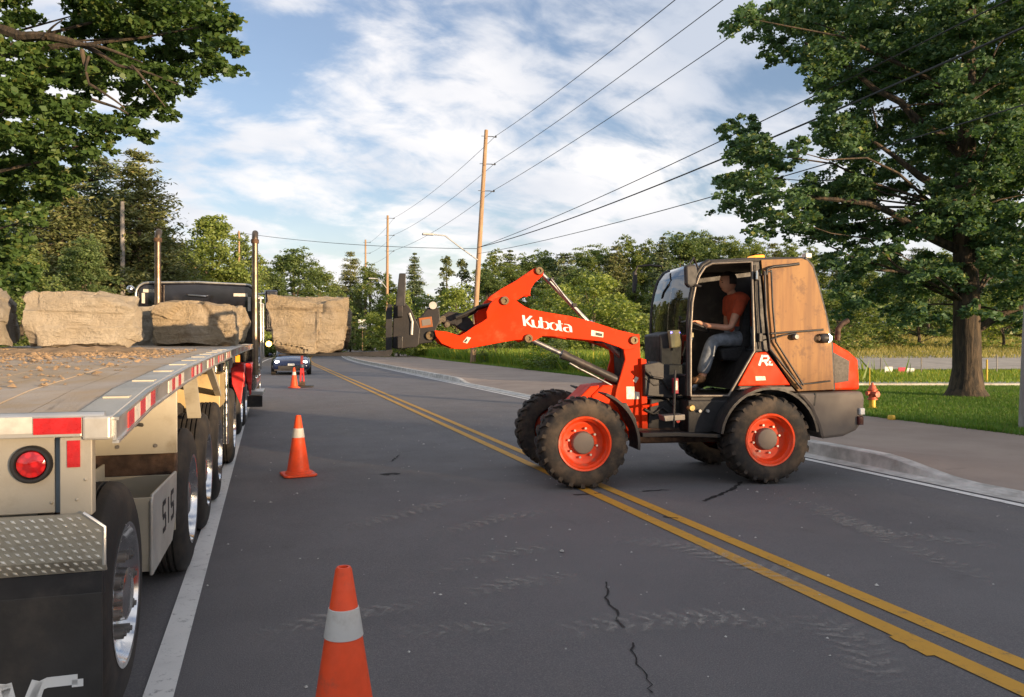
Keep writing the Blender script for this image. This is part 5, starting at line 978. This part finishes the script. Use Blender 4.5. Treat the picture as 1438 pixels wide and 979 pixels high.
# ---- orange side panel, hood, vent, counterweight
sideplate('side_panel', [(1036, 542), (1060.5, 495.5), (1078, 494), (1110.5, 541)], YC - .012, YC + .012, M['orange'], bevel=.012)
sideplate('panel_lip', [(1037, 548), (1040, 544), (1112, 543), (1118, 550), (1100, 549)], YC - .03, YC + .02, M['grey'], bevel=.008)
hd = [(1160, 473), (1168, 479), (1194, 494), (1206, 505), (1208, 548), (1112, 549), (1112, 500)]
MB().prism(poly(hd, .58), -.58, .58).build('hood', M['orange'], loader, bevel=.03)
sideplate('vent_grille', [(1166, 494), (1171, 495), (1193, 507), (1192, 535.5), (1166, 539)], .57, .586, M['vent'], bevel=.006, at_y=.586)
cwp = [(1121, 552), (1212, 549.5), (1215, 560), (1213, 592), (1203, 605), (1186, 613), (1154, 617), (1149, 598), (1138, 572)]
MB().prism(poly(cwp, .66), -.66, .66).build('counterweight', M['grey'], loader, bevel=.035)
sideplate('seam', [(1145, 552), (1147, 552), (1144.5, 570), (1142.5, 570)], .655, .663, M['black'], bevel=0, at_y=.663)
tlp = PP(1205, 577, .60); MB().box(tlp + Vector((.0, .065, 0)), (.06, .05, .075)).build('tail_lamp', M['white'], loader, bevel=.008); MB().box(tlp + Vector((.02, .065, -.105)), (.07, .05, .10)).build('tail_lamp', simple('dark_red_lens', (.06, .01, .01), .2), loader, bevel=.01)
sideplate('mudguard_infill', [(1040, 552), (1120, 552), (1138, 566), (1128, 556), (1084, 548), (1048, 562)], .60, .645, M['plastic'], at_y=.645)
MB().tube([PP(1176, 478, .25), PP(1177, 462, .25), PP(1182, 455, .25), PP(1191, 450, .25)], .032, 12).build('exhaust_pipe', M['rust'], loader, smooth=50)
# ---- roof beacon and mirrors
a = PP(1053, 361, 0); rfz = rl_[2][1]
MB().prism([(a.x + .20, rfz + .012), (a.x - .16, rfz + .012), (a.x - .14, rfz + .05), (a.x + .12, rfz + .045)], -.12, .12).build('beacon_base', M['grey'], loader, bevel=.015)
MB().prism([(a.x - .0, rfz + .051), (a.x - .15, rfz + .051), (a.x - .15, rfz + .115), (a.x - .01, rfz + .105)], -.10, .10).build('beacon_lens', M['amber'], loader, bevel=.02)
mo = MB(); mo.prism(poly([(961, 373), (975, 371), (978, 380), (976, 400), (968, 405), (962, 400)], .74), .70, .78); mo = mo.build('door_mirror', M['plastic'], loader, bevel=.02)
MB().tube([PP(980, 376, .64), PP(974, 362, .70), PP(968, 372, .74)], .012, 6).build('mirror_arm', M['black'], mo); MB().tube([PP(984, 402, .64), PP(975, 400, .72)], .012, 6).build('mirror_arm', M['black'], mo)
fm = MB(); q = [(889.5, 381), (894.5, 383), (895, 395), (892.5, 412), (888.5, 410)]
fm.prism(poly(q, -.82), -.86, -.80); fm = fm.build('door_mirror', M['plastic'], loader, bevel=.015); MB().tube([PP(891, 384, -.82), PP(896, 374, -.80), PP(912, 372.5, -.7), PP(930, 374, -.6)], .014, 6).build('mirror_arm', M['black'], fm)
MB().tube([(x + .012, .0, z) for x, z in fine[6:18]], .006, 6).build('wiper', M['black'], loader)
# ---- lettering
def arm_fn(u, v, t): x, z = P(737 + 70.5 * u - 2.2 * v, 458.5 + 9.5 * u - 16.5 * v, .365); return (x, t, z)
LET = {'K': ([[(.00, .95), (.00, .05)], [(.52, .98), (.34, .74), (.16, .52)], [(.13, .50), (.30, .22), (.55, .02)]], .0), 'u': ([[(0, .66), (.0, .22), (.10, .05), (.30, .03)], [(.46, .66), (.46, .30), (.36, .06)]], .17), 'b': ([[(0, .98), (0, .05)], [(.10, .62), (.30, .66), (.46, .52), (.46, .22), (.33, .05), (.12, .04)]], .335),
       'o': ([arc(.26, .34, .26, 75, 250, 9, .31), arc(.26, .34, .26, -90, 55, 9, .31)], .50), 't': ([[(.06, .92), (.06, .05), (.2, .03)], [(-.05, .66), (.27, .66)]], .675), 'a': ([[(.08, .66), (.36, .66), (.48, .52), (.48, .05)], arc(.24, .22, .20, 60, 300, 9, .19)], .755)}
for ch, (sts, off) in LET.items():
    mb = MB()
    for s in sts: mb.ribbon([(off * 1.03 + u * .30, v) for u, v in s], .052, .3655, .3685, lambda u, v, t: arm_fn(u, v, t))
    # keep stroke width even in both directions: widen the vertical run of the flat strokes
    mb.build('lettering', M['white'], arms[0])
def side_fn(u, v, t): x, z = P(1063 + u, 513.5 - v, YC + .012); return (x, t, z)
mb = MB()
for s in ([(3, 0), (8, 15)], [(7.6, 13.4), (15, 13.4), (16.4, 10.5), (14.5, 7.2), (5.5, 6.8)], [(11, 6.5), (14.5, .2)], [(18.5, 6.5), (17, 1.4), (22, 1.4)]): mb.ribbon(s, 3.0, YC + .0125, YC + .0145, side_fn)
mb.build('lettering', M['white'], loader)
sideplate('decal', [(1061, 528.5), (1074.5, 528.5), (1075.5, 534), (1061.5, 534.5)], YC + .0125, YC + .014, M['label'], bevel=0)
sideplate('decal', [(879.5, 543), (891, 543), (891.5, 550), (898, 551), (898.5, 560.5), (880, 560.5)], .3105, .3125, M['label'], bevel=0); sideplate('decal', [(889, 535), (893, 528.5), (897, 531), (893, 538)], .3105, .3125, M['label'], bevel=0)
dk = simple('dark_print', (.06, .06, .06), .6)
sideplate('decal', [(830.5, 463.5), (847.5, 467), (847, 474), (830, 471.5)], .3655, .367, M['label'], arms[0], bevel=0); sideplate('decal', [(836.5, 466.8), (846, 468.6), (845.6, 472.4), (836.3, 470.8)], .3675, .3685, dk, arms[0], bevel=0)
sideplate('decal', [(650, 480.5), (656, 473), (661.5, 474.5), (656, 482.5)], .3655, .367, M['label'], arms[0], bevel=0); sideplate('decal', [(651.5, 480), (655, 476), (657, 477.5), (654, 481)], .3675, .3685, dk, arms[0], bevel=0)
# ================================================================== PEOPLE
def skin_body(verts, edges, radii, sub=2):
    me = bpy.data.meshes.new('tmp'); me.from_pydata([tuple(v) for v in verts], edges, []); o = bpy.data.objects.new('tmp', me); COL.objects.link(o)
    o.modifiers.new('s', 'SKIN'); 
    for i, r in enumerate(radii): sv = me.skin_vertices[0].data[i]; sv.radius = (r, r) if not isinstance(r, tuple) else r; sv.use_root = (i == 0)
    m = o.modifiers.new('u', 'SUBSURF'); m.levels = m.render_levels = sub; dg = bpy.context.evaluated_depsgraph_get(); out = bpy.data.meshes.new_from_object(o.evaluated_get(dg)); bpy.data.objects.remove(o); return out
def head_bm(bm, c, fwd, r=.105):
    """an ovoid head with brow, nose, chin and ears, facing fwd"""
    f = Vector(fwd).normalized(); u = Vector((0, 0, 1)); u = (u - f * u.dot(f)).normalized(); s = u.cross(f); st = len(bm.verts)
    g = bmesh.ops.create_uvsphere(bm, u_segments=28, v_segments=20, radius=1)
    for v in g['verts']:
        x, y, z = v.co; k = .86 if z > -.2 else .86 - .22 * (-z - .2); nose = .16 * math.exp(-((z + .12) / .2) ** 2 - (y / .13) ** 2) if x > 0 else 0; brow = .05 * math.exp(-((z - .18) / .08) ** 2) if x > 0 else 0; eye = -.07 * math.exp(-((z - .05) / .08) ** 2 - ((abs(y) - .32) / .12) ** 2) if x > 0 else 0
        mouth = -.03 * math.exp(-((z + .48) / .04) ** 2 - (y / .25) ** 2) if x > 0 else 0; ear = .14 * math.exp(-((z + .02) / .18) ** 2 - ((x + .05) / .10) ** 2); xx = x * (.95 + (.05 if z < -.5 and x > 0 else 0)) + nose + brow + eye + mouth; yy = y * k + math.copysign(ear, y) * abs(y) ** 4
        v.co = Vector(c) + (f * xx + s * yy + u * z * 1.22) * r
def build_person(parent, body, shirt, pants, boots, head, fwd, mats, hand_chains):
    vs, es, rs = body; vs = list(vs); es = list(es); rs = list(rs)
    for root, chains in hand_chains:
        for ch in chains:
            prev = root
            for p, r in ch: vs.append(p); rs.append(r); es.append((prev, len(vs) - 1)); prev = len(vs) - 1
    me = skin_body(vs, es, rs); bm = bmesh.new(); bm.from_mesh(me); head_bm(bm, head, fwd); bm.to_mesh(me); bm.free(); me.polygons.foreach_set('use_smooth', [True] * len(me.polygons)); me.materials.clear(); me.materials.append(M['skin']); me.name = 'body'
    o = bpy.data.objects.new('body', me); COL.objects.link(o); o.parent = parent
    for nm, (v2, e2, r2), m in (('shirt', shirt, mats[0]), ('trousers', pants, mats[1])):
        c = skin_body(v2, e2, r2); c.materials.clear(); c.materials.append(m); c.polygons.foreach_set('use_smooth', [True] * len(c.polygons)); oo = bpy.data.objects.new(nm, c); COL.objects.link(oo); oo.parent = parent
    for b in boots:
        c = skin_body(*b); c.materials.clear(); c.materials.append(mats[2]); c.polygons.foreach_set('use_smooth', [True] * len(c.polygons)); oo = bpy.data.objects.new('boot', c); COL.objects.link(oo); oo.parent = parent
    f = Vector(fwd).normalized(); bm = bmesh.new(); g = bmesh.ops.create_uvsphere(bm, u_segments=20, v_segments=12, radius=.109)
    for v in g['verts']:
        v.co.z *= 1.2; q = v.co.copy()
    kill = [v for v in bm.verts if (v.co.dot(Vector((f.x, f.y, 0))) > .045 and v.co.z < .062) or v.co.z < -.06]; bmesh.ops.delete(bm, geom=kill, context='VERTS')
    for v in bm.verts: v.co = v.co + Vector(head) - f * .008 + Vector((0, 0, .008))
    hm = bpy.data.meshes.new('hair'); bm.to_mesh(hm); bm.free(); hm.materials.append(mats[3]); hm.polygons.foreach_set('use_smooth', [True] * len(hm.polygons)); oo = bpy.data.objects.new('hair', hm); COL.objects.link(oo); oo.parent = parent
def eyes(parent, head, fwd):
    f = Vector(fwd).normalized(); u = Vector((0, 0, 1)); u = (u - f * u.dot(f)).normalized(); sd = u.cross(f); mb = MB()
    for k in (1, -1):
        c = Vector(head) + f * .088 + sd * k * .033 + u * .008; mb.tube([c - sd * .013, c, c + sd * .013], [.004, .009, .004], 8); b = c + u * .022 + f * .006; mb.tube([b - sd * .018, b + u * .004, b + sd * .018], [.003, .005, .003], 6)
    c = Vector(head) + f * .092 - u * .060; mb.tube([c - sd * .022, c + f * .004, c + sd * .022], [.002, .005, .002], 6); mb.build('eyes', M['hair'], parent, smooth=60)
def fingers(palm, d, side, L=.085):
    """four bent fingers and a thumb from the palm; d: pointing direction, side: towards the little finger"""
    d = Vector(d).normalized(); s = Vector(side).normalized(); n = d.cross(s).normalized(); dn = Vector((0, 0, -1)); out = []
    for i, (o, l) in enumerate(((-.030, .92), (-.010, 1.0), (.010, .95), (.030, .78))):
        b = Vector(palm) + s * o + d * .045; out.append([(b, .0095), (b + d * L * .40 * l, .009), (b + d * L * .72 * l + dn * .014, .008), (b + d * L * .90 * l + dn * .034, .0072)])
    b = Vector(palm) - s * .030 + d * .0; out.append([(b, .0105), (b - s * .022 + d * .028, .0095), (b - s * .020 + d * .058 + dn * .012, .008)]); return out
# the driver, seated in the cab
op = thing('person', 'seated driver in orange shirt and blue jeans holding the steering wheel in the cab', 'person', lo, LRZ)
hip = PP(1040, 478, 0) + Vector((0, 0, .02)); sh = PP(1033, 421, 0); nk = PP(1029, 413, 0); hd_ = PP(1022, 398, 0) + Vector((.0, 0, .01)); waist = PP(1041, 456, 0)
def lr(v, y): return Vector((v.x, y, v.z))
kn = [PP(1000, 478, y) for y in (.20, -.16)]; an = [PP(986, 532, .20), PP(984, 532, -.16)]; toe = [PP(972, 536, .20), PP(968, 536, -.16)]
el = [PP(1026, 461, .30), PP(1020, 460, -.28)]; wr = [PP(990, 457, .18), PP(986, 456, -.16)]; hnd = [PP(981, 452.5, .17), PP(978, 452.5, -.15)]
B = [hip, waist, sh, nk, hd_ - Vector((0, 0, .06)), lr(sh, .17), el[0], wr[0], hnd[0], lr(sh, -.17), el[1], wr[1], hnd[1], lr(hip, .10), kn[0], an[0], toe[0], lr(hip, -.10), kn[1], an[1], toe[1]]
E = [(0, 1), (1, 2), (2, 3), (3, 4), (2, 5), (5, 6), (6, 7), (7, 8), (2, 9), (9, 10), (10, 11), (11, 12), (0, 13), (13, 14), (14, 15), (15, 16), (0, 17), (17, 18), (18, 19), (19, 20)]
RR = [.13, .13, .13, .055, .055, .062, .042, .030, .032, .062, .042, .030, .032, .09, .062, .042, .035, .09, .062, .042, .035]
hc = [(8, fingers(hnd[0], (1, -.05, .1), (0, 1, .2))), (12, fingers(hnd[1], (1, .05, .1), (0, -1, .2)))]
SH = ([waist - Vector((0, 0, .14)), waist, sh, nk, lr(sh, .18), lr(sh, .18).lerp(el[0], .62), lr(sh, -.18), lr(sh, -.18).lerp(el[1], .62)], [(0, 1), (1, 2), (2, 3), (2, 4), (4, 5), (2, 6), (6, 7)], [(.16, .15), .155, .155, .075, .085, .07, .085, .07])
TR = ([hip, lr(hip, .11), kn[0], an[0] + Vector((0, 0, .04)), lr(hip, -.11), kn[1], an[1] + Vector((0, 0, .04))], [(0, 1), (1, 2), (2, 3), (0, 4), (4, 5), (5, 6)], [.145, .105, .085, .072, .105, .085, .072])
BT = [([an[i] + Vector((0, 0, .05)), an[i] - Vector((0, 0, .01)), toe[i].lerp(an[i], .4), toe[i]], [(0, 1), (1, 2), (2, 3)], [.058, .056, .05, .045]) for i in range(2)]
build_person(op, (B, E, RR), SH, TR, BT, hd_, (1, .05, -.12), (M['shirt'], M['denim'], M['boot'], M['hair']), hc); eyes(op, hd_, (1, .05, -.12))
# portable sign stand beside the far cone, its upper part behind the boulder
w0 = ground(424, 544); sg = thing('sign_stand', 'maroon portable sign stand on a flat black base beside the far cone', 'sign stand', (w0.x, w0.y, .012), R(-6))
MB().prism([(-.40, -.22), (-.34, -.26), (.34, -.26), (.40, -.22), (.40, .22), (.34, .26), (-.34, .26), (-.40, .22)], 0, .05, lambda u, v, t: (u, v, t)).build('base', M['hose'], sg, bevel=.012)
MB().b2((-.11, -.05, .05), (.11, .05, .20)).build('foot_block', M['rust'], sg, bevel=.02)
for x_ in (-.05, .07): MB().bar((x_, 0, .2), (x_ * .5, 0, .72), .05, .05).build('brace', M['redfender'], sg)
MB().lathe([(.001, -.09), (.07, -.06), (.085, 0), (.07, .06), (.001, .09)], 14, lambda r, a_, h: (r * math.cos(a_), r * math.sin(a_), .74 + h)).build('spring_clamp', simple('blue_grey_clamp', (.05, .06, .09), .5), sg, smooth=60)
MB().b2((-.045, -.045, .80), (.045, .045, 1.75)).build('mast', M['maroon'], sg, bevel=.01); MB().b2((-.30, -.02, 1.42), (.30, -.0455, 1.95)).build('sign_plate', M['conered'], sg, bevel=.01)
# ================================================================== CONES
def cone(label, px, py, h=.71, loc=None, rz=0):
    g = loc or ground(px, py); t = thing('traffic_cone', label, 'traffic cone', (g.x, g.y, crown_z(g.x) + .004), rz, 'cones along the trailer'); b = .19
    bm_ = MB(); n = 4; pts = [(-b, -b * .82), (-b * .82, -b), (b * .82, -b), (b, -b * .82), (b, b * .82), (b * .82, b), (-b * .82, b), (-b, b * .82)]; bm_.prism(pts, 0, .028, lambda u, v, t: (u, v, t)); bm_.build('base', M['conered'], t, bevel=.008)
    c = MB(); rb, rt = .135, .030; f = lambda r, a, z: (r * math.cos(a), r * math.sin(a), z); R_ = lambda z: rb + (rt - rb) * (z - .03) / (h - .03)
    c.lathe([(.155, .0285), (.15, .045), (R_(.06), .06), (R_(h * .5), h * .5), (R_(h - .01), h - .01), (rt * .85, h), (rt * .6, h), (rt * .55, h - .03)], 40, f); c.build('cone_body', M['conered'], t, smooth=40)
    s = MB(); z0, z1 = h * .63, h * .785; s.lathe([(R_(z0) + .001, z0), (R_(z0) + .004, z0 + .002), (R_(z1) + .004, z1 - .002), (R_(z1) + .001, z1)], 40, f); s.build('reflective_collar', simple('cone_collar', (.62, .60, .56), .5, var=.12, vs=9, dirt=(.40, .36, .30), dirtamt=.5, dscale=9), t, smooth=40); return t
cone('nearest orange cone, cut off by the bottom of the photo, beside the trailer tail', 0, 0, .71, Vector((at(482, 482, 2.93).x, at(482, 482, 2.93).y, 0)), .3)
cone('middle orange cone standing alone beside the trailer wheels', 419, 668, .71, None, .15)
cone('small distant orange cone in front of the blue car, next to the sign stand', 413, 545, .71, None, .1)
# ================================================================== BLUE CAR
cg = ground(409, 527); crz = math.pi - R(2)
car = thing('parked_car', 'dark blue car facing the viewer with headlights on, waiting behind the boulder', 'car', (cg.x, cg.y + .0, 0), crz)
def loft(sections, name, mat, parent, sub=2):
    mb = MB(); k = len(sections[0]); mb.add([p for s in sections for p in s], [(i * k + j, i * k + (j + 1) % k, (i + 1) * k + (j + 1) % k, (i + 1) * k + j) for i in range(len(sections) - 1) for j in range(k)] + [tuple(range(k)), tuple((len(sections) - 1) * k + j for j in range(k))]); return mb.build(name, mat, parent, smooth=60, sub=sub)
def csec(y, w, z0, z1, r=.86): return [(-w * .92, y, z0), (-w, y, z0 + (z1 - z0) * .35), (-w * .985, y, z0 + (z1 - z0) * .75), (-w * r, y, z1), (0, y, z1 + .035), (w * r, y, z1), (w * .985, y, z0 + (z1 - z0) * .75), (w, y, z0 + (z1 - z0) * .35), (w * .92, y, z0), (0, y, z0)]
# local +y is the car's forward
loft([csec(0.0, .72, .32, .56), csec(.0 - .06, .86, .24, .66), csec(-.25, .93, .2, .76), csec(-.9, .97, .2, .90), csec(-1.3, .97, .2, .95), csec(-2.6, .97, .2, .98), csec(-3.8, .95, .22, 1.0), csec(-4.4, .90, .28, .98), csec(-4.5, .80, .36, .9)], 'body', M['bluecar'], car, 1)
gsec = lambda y, w, z1: [(-w, y, .93), (-w * .80, y, z1 - .04), (-w * .6, y, z1), (w * .6, y, z1), (w * .80, y, z1 - .04), (w, y, .93)]
loft([gsec(-1.15, .86, .97), gsec(-1.95, .86, 1.40), gsec(-2.6, .86, 1.45), gsec(-3.3, .86, 1.40), gsec(-4.15, .84, 1.02)], 'windows', M['darkglass'], car, 0); loft([[(p[0], p[1], p[2] + .012) for p in gsec(y, .70, z)] for y, z in ((-1.98, 1.40), (-2.6, 1.455), (-3.25, 1.41))], 'roof', M['bluecar'], car, 0)
for s in (1, -1):
    a = (s * .66, -.10, .64); mb = MB(); mb.lathe([(.001, .05), (.05, .035), (.075, .0), (.07, -.05)], 16, lambda r, an, h: (a[0] + r * 1.5 * math.cos(an), a[1] + h, a[2] + r * math.sin(an))); mb.build('headlight', M['headlight'], car, smooth=60)
    MB().box((s * 1.02, -1.45, 1.0), (.16, .12, .12)).build('door_mirror', M['bluecar'], car, bevel=.03)
    for y in (-.85, -3.6): mb = MB(); mb.lathe([(.2, .0), (.33, .01), (.33, .21), (.2, .22)], 24, lambda r, an, h: (s * .965 - s * h, y + r * math.cos(an), .33 + r * math.sin(an))); wo = mb.build('wheel', M['tyre'], car, smooth=40); MB().cyl((s * .96, y, .33), (s * .93, y, .33), .2, 20).build('rim', M['alurim'], wo)
MB().b2((-.62, -.02, .30), (.62, .012, .47)).build('grille', M['black'], car, bevel=.02); MB().b2((-.16, .04, .47), (.16, .052, .58)).build('number_plate', M['white'], car)
MB().b2((-.80, .0, .22), (.80, .03, .295)).build('front_lip', M['black'], car, bevel=.02)
# ================================================================== POLES AND WIRES
def pole(name, label, x, y, h, r, lean=(0, 0), mat='polewood', group='utility poles along the road', ins=(), gray=False):
    b = rise(y) * .9 + .02; t = thing(name, label, 'utility pole', (x, y, b), 0, group); mb = MB(); n = 10; mb.tube([(lean[0] * i / n, lean[1] * i / n, -.4 if i == 0 else h * i / n) for i in range(n + 1)], [r * (1.12 - .42 * i / n) for i in range(n + 1)], 14); mb.build('pole_shaft', M[mat], t, smooth=50); pts = []
    for z, ln in ins:
        o = Vector((lean[0] * z / h, lean[1] * z / h, z)); mb = MB(); mb.tube([o, o + Vector((ln * .6, 0, .03)), o + Vector((ln, 0, .0))], [.03, .03, .045], 8); mb.lathe([(.05, -.02), (.075, .0), (.05, .03), (.075, .05), (.05, .08), (.07, .1), (.03, .13)], 10, lambda rr, a, zz: (o.x + ln + rr * math.cos(a), o.y + rr * math.sin(a), o.z + zz)); mb.build('insulator', M['insul'], t, smooth=50)
        mb = MB(); mb.cyl((o.x - .35, o.y, o.z), (o.x, o.y, o.z + .02), .022, 6); mb.build('bracket', M['insul'], t); pts.append(Vector((x, y, b)) + o + Vector((ln, 0, .1)))
    return t, pts
def onpx(px, d): p = at(px, 482, d); return p.x, p.y
p1 = onpx(663.5, 56); H1 = CAM_H + (482 - 182) * 56 / F
def hz(py, d): return CAM_H + (482 - py) * d / F
pole1, w1 = pole('utility_pole', 'tall leaning wooden utility pole right of the fork mast, carrying a street lamp', p1[0], p1[1], H1, .19, (1.05, 0), ins=((hz(191, 56), .75), (hz(230, 56), .8), (hz(268, 56), .85)))
p2 = onpx(543, 96); pole2, w2 = pole('utility_pole', 'second wooden utility pole, right behind the black fork mast', p2[0], p2[1], hz(303, 96), .19, (.15, 0), ins=((hz(307, 96), .8), (hz(331, 96), .8), (hz(353, 96), .8)))
p3 = onpx(513.5, 118); pole3, w3 = pole('utility_pole', 'third and farthest wooden utility pole, thinnest of those on the right of the road', p3[0], p3[1], hz(337, 118), .18, (0, 0), ins=((hz(341, 118), .7), (hz(356, 118), .7), (hz(372, 118), .7)))
gp = ground(1440, 602, .13); t, _ = pole('utility_pole', 'grey utility pole at the right edge of the photo, on the lawn', gp.x + .12, gp.y, 16.5, .18, (.95, 0), 'polegrey'); GPt = Vector((gp.x + .12, gp.y, 0))
pl = onpx(172.5, 46); pole('utility_pole', 'pale grey broken-off pole standing among the pines behind the biggest boulder', pl[0], pl[1], hz(284, 46), .16, (0, 0), 'polegrey'); pl2 = onpx(275, 62); pole('utility_pole', 'short thin pole above the sleeper roof between the two exhaust stacks', pl2[0], pl2[1], hz(364, 62), .11, (0, 0))
plc = onpx(336, 72); tpc, _ = pole('utility_pole', 'pole hidden among the leaves near the right exhaust stack, holding the cable across the road', plc[0], plc[1], hz(325, 72), .12, (0, 0))
def lamp_on(t, h, reach, drop, d, x0=0.):
    mb = MB(); mb.tube([(x0, -.1, h - drop), (-reach * .35, -.1, h - drop * .45), (-reach * .7, -.1, h - .05), (-reach, -.1, h)], .05, 8); mb.build('lamp_arm', M['lampgrey'], t, smooth=50); mb = MB(); mb.box((-reach - .35, -.1, h), (.85, .32, .16)); mb.build('lamp_head', M['lampgrey'], t, bevel=.06)
lamp_on(pole1, hz(332.5, 56), 2.95, 1.75, 56, .42); lamp_on(pole2, hz(392, 96), 1.5, 1.2, 96); lamp_on(pole3, hz(390, 118), .6, .4, 118)
wn = 0
def wire(label, a, b, sag, r=.012, n=26, group='overhead wires'):
    a, b = Vector(a), Vector(b); mb = MB(); mb.tube([a.lerp(b, i / n) - Vector((0, 0, sag * 4 * (i / n) * (1 - i / n))) for i in range(n + 1)], r, 6); return tag(mb.build('overhead_wire', M['wire'], smooth=60), label, 'wire', group)
NEAR = [(GPt.x + .35 + .75, GPt.y, h) for h in (16.4, 15.0, 13.4)]
def aim(px, py, d): return at(px, py, d)
names = ('topmost', 'middle', 'lowest')
ends = [(932, 0), (998, 0), (1030, 36)]
for i in range(3):
    A = w1[i]; dn = 30; B_ = at(ends[i][0], ends[i][1], 27); Dd = B_ - A; C_ = A + Dd * 1.55; wire(f'{names[i]} of the three wires climbing from the tall pole to the top of the photo', A, C_, .0 + .35, .016)
    wire(f'{names[i]} of the three wires from the tall pole back to the second pole', A, w2[i], .5, .016); wire(f'{names[i]} of the three thin wires between the second and third poles', w2[i], w3[i], .3, .014)
a1 = Vector((p1[0] + .5, p1[1], hz(349, 56)))
for lab, q, d, r, k in (('upper of two cables from the middle of the tall pole to the right maple', (1165, 103), 21, .017, 1.5), ('lower, thicker of two cables from the middle of the tall pole to the right maple', (1150, 135), 21, .026, 1.5), ('lowest wire on the right, running from the tall pole into the maple', (1165, 200), 21, .016, 1.5)):
    B_ = at(q[0], q[1], d); C_ = a1 + (B_ - a1) * k; wire(lab, a1 + Vector((0, 0, -.35 if r == .016 else .1)), C_, .7 if r > .02 else .5, r)
wire('single cable crossing over the road from the tall pole to the trees on the left', a1, (plc[0], plc[1], hz(327, 72)), .35, .022)
# ================================================================== SMALL THINGS ON THE RIGHT
hg = ground(1225, 574, .12); hyd = thing('fire_hydrant', 'orange fire hydrant with yellow foot on the lawn behind the loader', 'fire hydrant', (hg.x, hg.y, .12)); hyd.scale = (.9, .9, .9); f = lambda r, a, z: (r * math.cos(a), r * math.sin(a), z)
MB().lathe([(.11, 0), (.11, .03), (.075, .04), (.075, .22)], 20, f).build('foot', M['yellow'], hyd, smooth=40); MB().lathe([(.12, .221), (.12, .25), (.09, .26), (.09, .45), (.12, .455), (.12, .48), (.09, .50), (.075, .56), (.03, .60), (.03, .64), (.001, .64)], 20, f).build('barrel', M['hydred'], hyd, smooth=40)
for s in (1, -1): MB().cyl((s * .08, 0, .38), (s * .17, 0, .38), .055, 14).build('nozzle', M['hydred'], hyd, smooth=40)
MB().cyl((0, -.08, .36), (0, -.18, .36), .07, 14).build('nozzle', M['hydred'], hyd, smooth=40)
hm = at(1221, 575, hg.y and (CAMQ.transposed() @ (hg - CAMP)).z * -1 + .15); st_ = MB(); st_.cyl((hm.x, hm.y, .1), (hm.x, hm.y, 1.02), .012, 8); tag(st_.build('marker_rod', M['yellow']), 'thin yellow marker rod standing beside the fire hydrant', 'marker')
vb = ground(1252, 589, .12); tag(MB().lathe([(.07, 0), (.07, .05), (.055, .08), (.001, .085)], 16, lambda r, a, z: (vb.x + r * math.cos(a), vb.y + r * math.sin(a), .12 + z)).build('valve_cap', M['yellow'], smooth=40), 'small yellow valve cap in the lawn between hydrant and path', 'valve cap')
for px, py, c, lab in ((1248, 519, 'white', 'small white board sign by the gravel lane, left of the red one'), (1267, 520, 'redsign', 'small red board sign between two white ones by the gravel lane'), (1278.5, 521, 'white', 'small white board sign by the gravel lane, right of the red one')):
    if c == 'redsign': M[c] = simple('red_sign', (.50, .03, .07), .5)
    d = 36; b = at(px, 482, d); t = thing('yard_sign', lab, 'sign', (b.x, b.y, .13), R(-20), 'small signs by the gravel lane'); z = hz(py, d) - .13
    MB().box((0, 0, z), (.36, .03, .26)).build('sign_board', M[c], t, bevel=.004); MB().b2((-.02, .02, 0), (.02, .05, z + .1)).build('stake', M['steel'], t)
pb = []
for px, top, bot, lab in ((1237, 503, 532, 'thin dark fence post left of the small white sign'), (1294, 502, 530, 'thin dark fence post right of the small signs'), (1400, 498, 528, 'thin pale post just right of the maple trunk'), (1386, 505, 548, 'yellow marker post at the foot of the maple, right side')):
    d = 36 if px != 1386 else 27; b = at(px, 482, d); z = hz(top, d); m = 'yellow' if px == 1386 else 'polegrey' if px == 1400 else 'steel'; o = MB().cyl((b.x, b.y, .1), (b.x, b.y, z), .025 if px != 1386 else .03, 8).build('post', M[m]); tag(o, lab, 'post'); pb.append((b.x, b.y, z))
# white roadside sign and amber warning sign where the road bends
for px, y0, y1, d, m, lab, w in ((509, 449, 462, 100, 'white', 'white rectangular road sign on a post at the bend in the road', 1.1), (498.5, 452, 458, 118, 'yellow', 'small orange warning sign left of the white road sign at the bend', .8)):
    b = at(px, 482, d); t = thing('road_sign', lab, 'road sign', (b.x, b.y, 0), R(-10)); z0, z1 = hz(y1, d), hz(y0, d); MB().b2((-w / 2, -.02, z0), (w / 2, .02, z1)).build('sign_plate', M[m], t, bevel=.01); MB().b2((-.05, .025, 0), (.05, .1, z1)).build('sign_post', M['polewood'], t)
for o in bpy.data.objects:
    if o.type == 'MESH' and len(o.data.materials) == 0: print('NOMAT', o.name)
